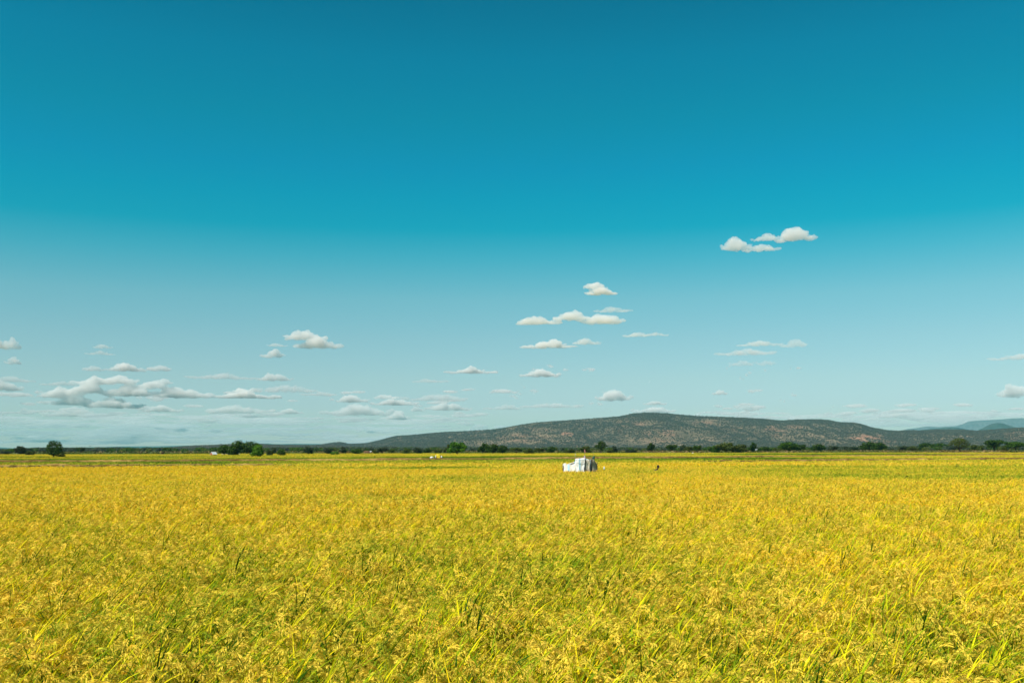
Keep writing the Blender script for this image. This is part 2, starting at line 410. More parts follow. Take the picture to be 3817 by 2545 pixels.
def bund(poly, hgt, wid, seed):
    us = np.arange(poly[0][0], poly[-1][0], 6.0); vs = np.interp(us, *zip(*poly))
    P = np.array([at_z(u, v, hgt * 0.93)[:2] for u, v in zip(us, vs)])
    k = 7; rows = []
    T = np.gradient(P, axis=0); T /= np.linalg.norm(T, axis=1, keepdims=True); Nn = np.stack([-T[:, 1], T[:, 0]], -1)
    fade = np.clip(np.minimum(np.arange(len(us)), len(us) - 1 - np.arange(len(us))) / 12, 0, 1)
    for j in range(k):
        s = j / (k - 1) * 2 - 1
        q = P + Nn * (s * wid / 2)[..., None] if False else P + Nn * s * wid / 2
        z = hgt * (1 - abs(s) ** 2.2) * (0.86 + 0.28 * fbm(q[:, 0] * 0.35, q[:, 1] * 0.35, seed)) * fade
        rows.append(np.column_stack([q, z - 0.004]))
    V = np.stack(rows, 1).reshape(-1, 3); n = len(us)
    ii = (np.arange(n - 1)[:, None] * k + np.arange(k - 1)[None]).ravel()
    return mesh_np('earth_bund', V, np.stack([ii, ii + k, ii + k + 1, ii + 1], -1), M_BUND, smooth=True)
for i, (key, hgt, wid) in enumerate((('near', 1.0, 3.0), ('mid', 1.12, 5.0), ('right', 1.04, 3.6))):
    tag(link('earth_bund', bund(BUNDS[key], hgt, wid, 30 + i)), kind='structure')

# ------------------------------------------------------------------ rice
STREAK = [  # u0,u1,v0,v1,strength : greener (or more golden) stretches of the crop
    (-400, 1050, 1718, 1731, 0.55), (1000, 2500, 1710, 1722, 0.22), (1150, 1880, 1737, 1744, 0.42), (1560, 1760, 1738, 1745, 0.3),
    (2380, 3100, 1704, 1713, 0.38), (2620, 4200, 1733, 1739, 0.25), (2680, 4200, 1737, 1768, 0.30), (3350, 4200, 1770, 1779, 0.5), (3000, 3400, 1764, 1772, 0.35),
    (-400, 700, 1701, 1704, 0.5), (700, 1100, 1700, 1703, 0.2), (1300, 1850, 1701, 1703.5, 0.35), (1800, 2400, 1698, 1701.5, 0.5), (2700, 3500, 1690, 1694, 0.55),
    (1600, 1900, 1772, 1785, 0.4), (1850, 2150, 1762, 1776, 0.2), (2240, 2500, 1745, 1762, 0.32), (3500, 4200, 1722, 1730, 0.2),
    (-400, 500, 1694, 1698, -0.2), (-400, 900, 1736, 1760, -0.15), (1100, 2100, 1746, 1760, -0.06), (2500, 4200, 1716, 1732, -0.15), (2800, 4200, 1697, 1706, -0.2),
    (150, 900, 2000, 2500, 0.10), (1300, 2300, 1950, 2300, 0.06), (120, 260, 1900, 1980, 0.25), (820, 1100, 2060, 2200, 0.18),
]
def tone_at(X, Y):
    u, v = proj(X, Y, np.full_like(X, 0.9))
    t = 0.14 + 0.30 * (fbm(X * 0.22 + 5, Y * 0.22, 3) - 0.5) + 0.35 * (fbm(X * 1.3, Y * 1.3, 9, 3) - 0.5)
    t = t + np.clip((Y - 12) / 60, 0, 1) * -0.08 + np.clip((20 - Y) / 14, 0, 1) * 0.08
    far = np.clip((Y - 95) / 60, 0, 1)
    t = t + far * (0.16 + 1.3 * (fbm(X * 0.010 + 3, Y * 0.05, 23, 3) - 0.44) + 0.25 * (fbm(X * 0.2, Y * 0.2, 29, 2) - .5))
    for (a, b, c, d, s) in STREAK:
        eu = 60; ev = max(0.6, (d - c) * 0.22)
        g = 1 / (1 + np.exp(-(u - a) / eu)) / (1 + np.exp((u - b) / eu)) / (1 + np.exp(-(v - c) / ev)) / (1 + np.exp(np.clip((v - d) / ev, -50, 50)))
        t = t + s * g * (0.55 + 0.9 * fbm(X * 0.12, Y * 0.3, 17))
    return np.clip(t, 0, 0.95)
def bund_gap(X, Y):
    """True where a bund runs (no rice)"""
    u, v = proj(X, Y, np.full_like(X, 0.95)); bad = np.zeros(len(X), bool)
    for key, half in (('near', 0.9), ('mid', 2.0), ('right', 1.3)):
        us, vs = zip(*BUNDS[key]); vb = np.interp(u, us, vs)
        D0 = (EYE.z - 0.95) * F / np.maximum(vb - (1676 - (u - CX) * 0.00175), 1)
        bad |= (np.abs(Y - D0) < half) & (u > us[0]) & (u < us[-1])
    return bad
M_RICE = rice_mat()
def rice_zone(name, protos, y0, y1, cell, sidemul, seed, jit=0.5, hvar=0.08, scale=1.0, overlap=0.12):
    r = np.random.default_rng(seed)
    ys = np.arange(y0, y1, cell); PX = []; PY = []
    for y in ys:
        hw = 0.515 * y * sidemul + 2.5
        xs = np.arange(-hw, hw, cell); PX.append(xs); PY.append(np.full(len(xs), y))
    X = np.concatenate(PX); Y = np.concatenate(PY)
    X = X + r.uniform(-jit, jit, len(X)) * cell; Y = Y + r.uniform(-jit, jit, len(X)) * cell
    # room inside the sack shelter
    keep = ~bund_gap(X, Y) & ~((X > SH[0] - 1.2) & (X < SH[0] + 1.35) & (Y > SH[1] - 0.35) & (Y < SH[1] + 1.2))
    X = X[keep]; Y = Y[keep]; n = len(X)
    Z = 0.0 + hvar * (fbm(X * 0.5, Y * 0.5, 41) - 0.5) * 2 - hvar * 0.3
    P = np.stack([X, Y, np.zeros(n)], -1)
    rot = np.zeros((n, 3)); rot[:, 2] = r.normal(0, 0.30, n)
    s = scale * r.uniform(0.92, 1.08, n); hz = 1 + Z * 1.0 + r.uniform(-0.04, 0.04, n)
    scl = np.stack([s, s, hz], -1)
    o = scatter(name, protos, P, rot, scl, r.integers(0, len(protos), n), M_RICE, tone_at(X, Y))
    return tag(o, kind='stuff')
SHp = at_D(2163, 1758, 66.0); SH = (SHp.x, SHp.y)
rr = np.random.default_rng(11)
o = rice_zone('rice_crop', [rice_patch(0.60, 210, 78, 34, 5, 1.0, 50, rr, gsize=1.1) for _ in range(14)], 3.6, 24, 0.47, 1.25, 1)
tag(o, 'golden ripe rice with drooping panicles and long leaves nearest the camera', 'rice')
o = rice_zone('rice_crop', [rice_patch(1.25, 520, 300, 44, 3, 1.5, 30, rr, hill=.24, gsize=1.45) for _ in range(10)], 24, 84, 1.03, 1.15, 2)
tag(o, 'golden green rice in the middle of the field around the sack shelter', 'rice')
o = rice_zone('rice_crop', [rice_patch(4.2, 1300, 900, 90, 2, 4.0, 7, rr, hill=.55, gsize=4.6) for _ in range(8)], 84, 500, 3.4, 1.10, 3, hvar=0.06)
tag(o, 'far strips of golden and green rice between the earth banks and the trees', 'rice')

# ------------------------------------------------------------------ hills
def hill_mat(name, tree, soil, dry, speck):
    m, n, o = newmat(name)
    v = N(n, 'ShaderNodeTexVoronoi'); v.inputs['Scale'].default_value = speck
    g = N(n, 'ShaderNodeNewGeometry'); n.links.new(g.outputs['Position'], v.inputs['Vector'])
    big = noise_node(n, 0.004, 5, 0.6); fine = noise_node(n, 0.05, 4, 0.7)
    so_ = N(n, 'ShaderNodeAttribute', attribute_name='soil')
    base_ = ramp(n, big.outputs[0], [(0.35, tree), (0.5, tuple(0.5 * (a + b) for a, b in zip(tree, dry))), (0.68, dry)])
    spots = ramp(n, fine.outputs[0], [(0.42, (0.7, 0.72, 0.7)), (0.62, (1.35, 1.3, 1.28))])
    c = mixc(n, 1.0, base_.outputs[0], spots.outputs[0], 'MULTIPLY')
    c = mixc(n, so_.outputs['Fac'], c, soil)
    p = N(n, 'ShaderNodeBsdfPrincipled'); n.links.new(c, p.inputs['Base Color']); p.inputs['Roughness'].default_value = 1.0
    p.inputs['Specular IOR Level'].default_value = 0.0
    n.links.new(p.outputs[0], o.inputs[0]); return m
def soil_at(u, v, patches, X, Y):
    s = np.zeros_like(u)
    for (a, b, ru, rv, st) in patches:
        d = ((u - a) / ru) ** 2 + ((v - b) / rv) ** 2
        s = np.maximum(s, st * np.clip(1.6 - d, 0, 1) * np.clip(fbm(X * 0.04, Y * 0.015, 77) * 3.6 - 1.3, 0, 1) * .85)
    return np.clip(s, 0, 1)
def hill(name, prof, Db, Dr, Dk, mat, du=6.0, ns=70, gully=0.0, seed=0, patches=(), power=1.0):
    us = np.arange(prof[0][0], prof[-1][0] + du, du); vs = np.interp(us, *zip(*prof))
    hn = (fbm(us * 0.03, us * 0 + seed, seed, 4) - 0.5)
    dirs = [ray(u, v) for u, v in zip(us, vs)]
    h = np.array([math.hypot(d.x, d.y) for d in dirs]); dx = np.array([d.x for d in dirs]) / h; dy = np.array([d.y for d in dirs]) / h
    tz = np.array([d.z for d in dirs]) / h
    rs = np.concatenate([Db + (Dr - Db) * np.linspace(0, 1, ns) ** 0.85, Dr + (Dk - Dr) * np.linspace(0, 1, 14)[1:]])
    Rr, D_ = np.meshgrid(rs, np.arange(len(us))); TZ = tz[:, None]
    s = np.clip((Rr - Db) / (Dr - Db), 0, 1); kk = np.clip((Rr - Dr) / (Dk - Dr), 0, 1)
    zr = EYE.z + TZ * Dr
    X = dx[:, None] * Rr; Y = dy[:, None] * Rr
    f = (s ** power * 0.45 + 0.55 * (s * s * (3 - 2 * s)))
    gl = np.abs(fbm(X * 0.0042 + 9, Y * 0.0017, seed + 5, 4) - 0.5) * 2
    z = zr * f * (1 - kk) ** 1.3 - gully * zr * (1 - gl) ** 3 * np.sin(np.pi * np.clip(s, 0, 1)) * 0.6
    z = np.where(s < 1, np.minimum(z, (EYE.z + TZ * Rr) * 0.985 + 0), z)
    z = np.maximum(z, -3) - 0.0
    z = np.where(s <= 0, -2, z)
    z[:, -1] = -2
    V = np.stack([X, Y, z], -1); nu, nr = X.shape
    u2, v2 = proj(X, Y, z)
    soil = soil_at(u2, v2, patches, X, Y)
    ii = (np.arange(nu - 1)[:, None] * nr + np.arange(nr - 1)[None]).ravel()
    me = mesh_np(name, V.reshape(-1, 3), np.stack([ii, ii + nr, ii + nr + 1, ii + 1], -1), mat, smooth=True, attrs={'soil': ('FLOAT', soil.ravel())})
    o = tag(link(name, me), kind='structure')
    return o, V, soil, ns
MAIN = [(1090, 1676), (1150, 1662), (1200, 1657), (1235, 1651), (1268, 1648), (1309, 1655), (1369, 1652), (1412, 1642.5), (1472, 1626), (1526, 1622), (1581, 1617), (1663, 1610), (1758, 1606),
        (1799, 1603), (1854, 1599), (1936, 1584), (2001, 1574.5), (2072, 1569), (2208, 1559.5), (2311, 1551), (2361, 1541), (2412, 1538), (2480, 1540),
        (2587, 1550), (2726, 1555), (2849, 1561), (2911, 1567), (2971, 1564), (3040, 1563), (3087, 1565.5), (3128, 1573.5), (3181, 1575), (3208, 1579.5),
        (3257, 1595), (3313, 1604), (3347, 1605.5), (3392, 1603), (3430, 1605), (3480, 1602), (3590, 1602), (3643, 1605.5), (3695, 1602), (3747, 1598.5), (3817, 1593),
        (3900, 1588), (4100, 1580), (4400, 1590), (4700, 1660)]
RED = [(2112, 1620, 24, 10, 1.0), (2300, 1607, 20, 5, .8), (2470, 1615, 60, 14, .6), (2640, 1578, 60, 10, .45), (2730, 1600, 40, 8, .4), (2890, 1605, 40, 20, .8), (2960, 1590, 30, 8, .5),
       (3225, 1630, 60, 16, 1.1), (3290, 1648, 60, 8, .7), (2350, 1580, 60, 10, .4), (1950, 1632, 90, 16, .35), (2440, 1640, 60, 12, .35), (3800, 1625, 60, 20, .5), (2000, 1600, 60, 10, .3)]
M_HILL = hill_mat('hill_scrub', (0.085, 0.07, 0.048), (0.38, 0.19, 0.12), (0.24, 0.17, 0.11), 0.12)
hm, HV, HS, hns = hill('hill', MAIN, 3300, 5200, 7500, M_HILL, gully=0.32, seed=3, patches=RED, power=0.8)
M_LOW = hill_mat('low_hill_scrub', (0.065, 0.06, 0.036), (0.45, 0.26, 0.15), (0.26, 0.19, 0.11), 0.12)
LOWL = [(380, 1681), (500, 1676), (580, 1672), (634, 1669), (682, 1665), (730, 1662), (784, 1660), (818, 1658), (900, 1656), (975, 1656), (1050, 1659), (1111, 1660), (1200, 1660), (1300, 1664), (1380, 1674)]
hl, LV, LS, lns = hill('low_hill', LOWL, 2200, 3600, 4600, M_LOW, gully=0.2, seed=8, patches=[(725, 1670, 14, 3, 1), (660, 1674, 10, 3, 1), (1110, 1668, 40, 4, .7), (760, 1671, 10, 2, .8), (1340, 1672, 40, 2, 1)])
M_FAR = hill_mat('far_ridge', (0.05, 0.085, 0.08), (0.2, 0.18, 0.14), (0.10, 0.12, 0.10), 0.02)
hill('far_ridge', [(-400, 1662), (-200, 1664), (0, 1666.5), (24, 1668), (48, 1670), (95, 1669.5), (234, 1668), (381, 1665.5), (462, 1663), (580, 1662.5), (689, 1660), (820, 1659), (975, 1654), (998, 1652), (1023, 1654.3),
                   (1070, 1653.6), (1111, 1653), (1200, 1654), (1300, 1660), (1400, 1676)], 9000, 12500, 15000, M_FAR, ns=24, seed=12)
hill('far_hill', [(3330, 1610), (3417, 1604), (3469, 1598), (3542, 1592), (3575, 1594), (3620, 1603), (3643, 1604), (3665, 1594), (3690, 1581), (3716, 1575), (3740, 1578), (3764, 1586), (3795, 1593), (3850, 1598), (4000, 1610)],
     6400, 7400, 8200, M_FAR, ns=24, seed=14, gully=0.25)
M_MTN = hill_mat('hazed_far_mountain', (0.12, 0.17, 0.18), (0.2, 0.2, 0.2), (0.16, 0.20, 0.20), 0.02)  # distance haze put into the base colour: paler and bluer
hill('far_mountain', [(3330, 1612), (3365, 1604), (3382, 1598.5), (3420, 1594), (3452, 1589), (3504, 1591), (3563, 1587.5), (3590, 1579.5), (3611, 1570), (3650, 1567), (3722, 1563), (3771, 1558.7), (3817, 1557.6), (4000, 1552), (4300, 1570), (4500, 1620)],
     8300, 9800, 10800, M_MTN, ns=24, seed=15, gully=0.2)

def leaf_blob(lobes, n, size, r, cols, trans=None):
    """leaf quads in ellipsoidal lobes. lobes (x,y,z,rx,ry,rz)"""
    L = np.array(lobes, float); wts = (L[:, 3] * L[:, 4] * L[:, 5]) ** 0.667; wts /= wts.sum()
    k = r.choice(len(L), n, p=wts)
    d = r.normal(0, 1, (n, 3)); d /= np.linalg.norm(d, axis=1, keepdims=True)
    rad = (r.uniform(0.45, 1.0, (n, 1)) ** 0.6) * (1 + r.normal(0, 0.07, (n, 1)))
    # clumping
    ph = fbm(d[:, 0] * 3 + k * 7.1, d[:, 1] * 3 + d[:, 2] * 2, 5, 3)
    rad = rad * (0.82 + 0.36 * ph[:, None])
    c = L[k, :3] + d * L[k, 3:6] * rad
    nrm = d * 0.6 + r.normal(0, 0.6, (n, 3)) + np.array([0, 0, 0.35]); nrm /= np.linalg.norm(nrm, axis=1, keepdims=True)
    a = np.cross(nrm, r.normal(0, 1, (n, 3))); a /= np.linalg.norm(a, axis=1, keepdims=True); b = np.cross(nrm, a)
    s = size * r.uniform(0.6, 1.4, (n, 1))
    V = np.stack([c - a * s, c - b * s * 0.6, c + a * s, c + b * s * 0.6], 1).reshape(-1, 3)
    C = np.array(cols)[r.integers(0, len(cols), n)] * (0.7 + 0.6 * fbm(c[:, 0] * 5 + k, c[:, 2] * 5 + c[:, 1], 3, 2))[:, None]
    return V, np.arange(4 * n).reshape(-1, 4), np.repeat(C, 4, 0)

M_SHRUB = leaf_mat('shrub_leaves', 0.15)
M_SHRUB.node_tree.nodes
def hill_bushes(name, V, soil, ns, n, smin, smax, seed, cols, label):
    r = np.random.default_rng(seed)
    nu, nr = V.shape[:2]
    A = r.integers(0, nu - 1, n * 2); B = (r.random(n * 2) ** 0.9 * (ns + 1)).astype(int); B = np.clip(B, 1, nr - 2)
    fa = r.random(n * 2)[:, None]; fb = r.random(n * 2)[:, None]
    P = (V[A, B] * (1 - fa) + V[A + 1, B] * fa) * (1 - fb) + (V[A, B + 1] * (1 - fa) + V[A + 1, B + 1] * fa) * fb
    dens = fbm(P[:, 0] * 0.006, P[:, 1] * 0.003, 55, 4) * 1.9 - 0.35
    keep = (r.random(n * 2) < dens) & (r.random(n * 2) > soil[A, B] * 0.9) & (P[:, 2] > 0)
    P = P[keep][:n]; n = len(P)
    protos = []
    for k in range(4):
        lobes = [(r.uniform(-.4, .4), r.uniform(-.4, .4), r.uniform(.3, .6), r.uniform(.5, .8), r.uniform(.5, .8), r.uniform(.35, .55)) for _ in range(3)]
        protos.append(leaf_blob(lobes, 90, 0.24, r, cols))
    rot = np.zeros((n, 3)); rot[:, 2] = r.uniform(0, 6.28, n); s = r.uniform(smin, smax, n) * (0.6 + 0.8 * r.random(n) ** 2)
    o = scatter(name, protos, P, rot, np.stack([s, s, s * r.uniform(.8, 1.2, n)], -1), r.integers(0, 4, n), M_SHRUB)
    return tag(o, label, 'shrubs', kind='stuff')
HC = [(0.065, 0.058, 0.037), (0.09, 0.075, 0.046), (0.12, 0.092, 0.06), (0.17, 0.125, 0.08)]
hill_bushes('hillside_scrub', HV, HS, hns, 120000, 1.9, 3.6, 21, HC, 'dark dry scrub bushes dotting the long brown hill')
hill_bushes('low_hill_scrub', LV, LS, lns, 22000, 1.7, 3.0, 22, HC, 'grey green scrub on the low rise behind the left trees')

# ------------------------------------------------------------------ trees
M_LEAF = leaf_mat('tree_leaves', 0.25)
M_BARK = mat_simple('bark', (0.09, 0.065, 0.045), 0.95, 0.35, 4, bump=0.4)
GREEN = {'mango': [(0.04, 0.10, 0.004), (0.06, 0.14, 0.005), (0.03, 0.075, 0.004), (0.10, 0.19, 0.008)],
         'bright': [(0.09, 0.24, 0.004), (0.13, 0.30, 0.005), (0.06, 0.17, 0.004), (0.18, 0.34, 0.008)],
         'dark': [(0.025, 0.065, 0.004), (0.04, 0.09, 0.005), (0.02, 0.05, 0.004), (0.07, 0.13, 0.008)],
         'olive': [(0.065, 0.095, 0.01), (0.09, 0.12, 0.012), (0.045, 0.07, 0.01), (0.13, 0.15, 0.02)],
         'fresh': [(0.05, 0.15, 0.004), (0.07, 0.19, 0.005), (0.035, 0.10, 0.004), (0.12, 0.25, 0.008)],
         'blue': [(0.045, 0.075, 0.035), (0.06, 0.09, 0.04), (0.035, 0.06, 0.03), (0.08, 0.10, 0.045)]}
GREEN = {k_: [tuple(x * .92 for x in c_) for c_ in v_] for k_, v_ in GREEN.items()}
def rand_lobes(kind, r):
    L = []
    if kind == 'dome':
        L = [(0, 0, .60, .36, .36, .33)]
        for k in range(9):
            a = k * 0.7 + r.uniform(0, .5); z = r.uniform(.34, .82); q = math.sqrt(max(0, 1 - ((z - .5) / .42) ** 2)) * .34
            L.append((math.cos(a) * q, math.sin(a) * q, z, r.uniform(.13, .2), r.uniform(.13, .2), r.uniform(.11, .17)))
    elif kind == 'umbrella':
        L = [(0, 0, .76, .36, .34, .14)]
        for k in range(11):
            a = k * 0.6 + r.uniform(0, .4); q = r.uniform(.2, .38)
            L.append((math.cos(a) * q, math.sin(a) * q, r.uniform(.50, .86) , r.uniform(.12, .19), r.uniform(.12, .19), r.uniform(.07, .13)))
    elif kind == 'ragged':
        for k in range(11):
            a = r.uniform(0, 6.28); z = r.uniform(.38, .92); q = r.uniform(.1, .36) * (1.2 - abs(z - .6))
            L.append((math.cos(a) * q, math.sin(a) * q, z, r.uniform(.10, .17), r.uniform(.10, .17), r.uniform(.08, .16)))
        L.append((0, 0, .55, .22, .22, .2))
    elif kind == 'bush':
        L = [(0, 0, .42, .38, .38, .38)]
        for k in range(9):
            a = k * 0.72; z = r.uniform(.18, .75); q = r.uniform(.2, .36)
            L.append((math.cos(a) * q, math.sin(a) * q, z, r.uniform(.12, .2), r.uniform(.12, .2), r.uniform(.12, .2)))
    return L
def trunk_mesh(lobes, r, h0=0.30, rad=0.04, x0=0.0):
    mb = MB()
    mb.tube([(x0, 0, -0.02), (x0 * .9, .0, h0 * .3), (x0 * .7 + .01, .01, h0 * .7), (x0 * .5, 0, h0 + .08)], [rad * 1.5, rad, rad * .85, rad * .7], 8)
    for (x, y, z, a, b, c) in lobes[:9]:
        s = Vector((x0 * .6, 0, h0 * r.uniform(.75, 1.05))); e = Vector((x, y, z)); m_ = s.lerp(e, .5) + Vector((0, 0, -.03 + r.uniform(-.02, .02)))
        mb.tube([s, m_, e], [rad * .5, rad * .32, rad * .1], 6, cap=False)
    return mb.mesh('trunk', M_BARK, True)
TREES = {}
def tree_type(key, kind, tint, lobes=None, n=2600, size=0.034, h0=None, x0=0.0, rad=0.035, seed=1):
    r = np.random.default_rng(seed + 100)
    L = lobes or rand_lobes(kind, r)
    V, Q, C = leaf_blob(L, n, size, r, GREEN[tint])
    crown = mesh_np('crown', V, Q, M_LEAF, C)
    if h0 is None: h0 = {'dome': .3, 'umbrella': .42, 'ragged': .36, 'bush': .12}[kind]
    TREES[key] = (crown, trunk_mesh(L, r, h0, rad, x0))
s_ = 0
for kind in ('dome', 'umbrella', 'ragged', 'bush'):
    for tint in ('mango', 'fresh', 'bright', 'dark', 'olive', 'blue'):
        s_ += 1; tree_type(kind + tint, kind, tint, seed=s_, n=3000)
tree_type('leftmango', 'dome', 'dark', [(-.10, 0, .62, .30, .34, .30), (-.28, .0, .60, .20, .2, .16), (-.12, -.1, .84, .20, .2, .14), (.06, .05, .80, .2, .2, .16), (.18, 0, .62, .18, .22, .2),
          (-.22, -.1, .42, .2, .2, .14), (.26, 0, .34, .22, .22, .2), (.34, .05, .22, .15, .2, .12), (-.1, 0, .36, .18, .2, .12), (.12, -.1, .48, .2, .2, .2), (-.36, .05, .72, .1, .1, .08)],
          n=5200, size=0.022, h0=.26, x0=-.11, rad=.035, seed=70)
tree_type('spiky', 'ragged', 'dark', [(-.25, 0, .62, .17, .2, .09), (-.38, 0, .58, .08, .1, .05), (-.12, 0, .80, .1, .14, .14), (.0, 0, .72, .14, .2, .2), (.12, 0, .86, .07, .1, .12), (.02, .1, .92, .05, .08, .08),
          (.24, 0, .74, .11, .14, .13), (.40, 0, .64, .11, .1, .045), (.20, 0, .56, .12, .14, .09), (-.1, 0, .55, .15, .2, .12), (.05, 0, .36, .10, .1, .10)], n=2600, size=.024, h0=.3, rad=.05, seed=71)
tree_type('parasol', 'umbrella', 'olive', [(0, 0, .80, .34, .3, .13), (-.24, 0, .70, .22, .2, .12), (.22, 0, .74, .22, .22, .13), (-.38, .05, .60, .12, .14, .08), (.38, 0, .62, .12, .14, .10), (.06, .1, .88, .26, .2, .10),
          (-.15, -.1, .56, .14, .14, .08), (.2, -.1, .54, .16, .14, .10), (.3, .0, .44, .12, .1, .08), (-.05, 0, .62, .2, .2, .1)], n=3600, size=.018, h0=.36, rad=.045, seed=72)

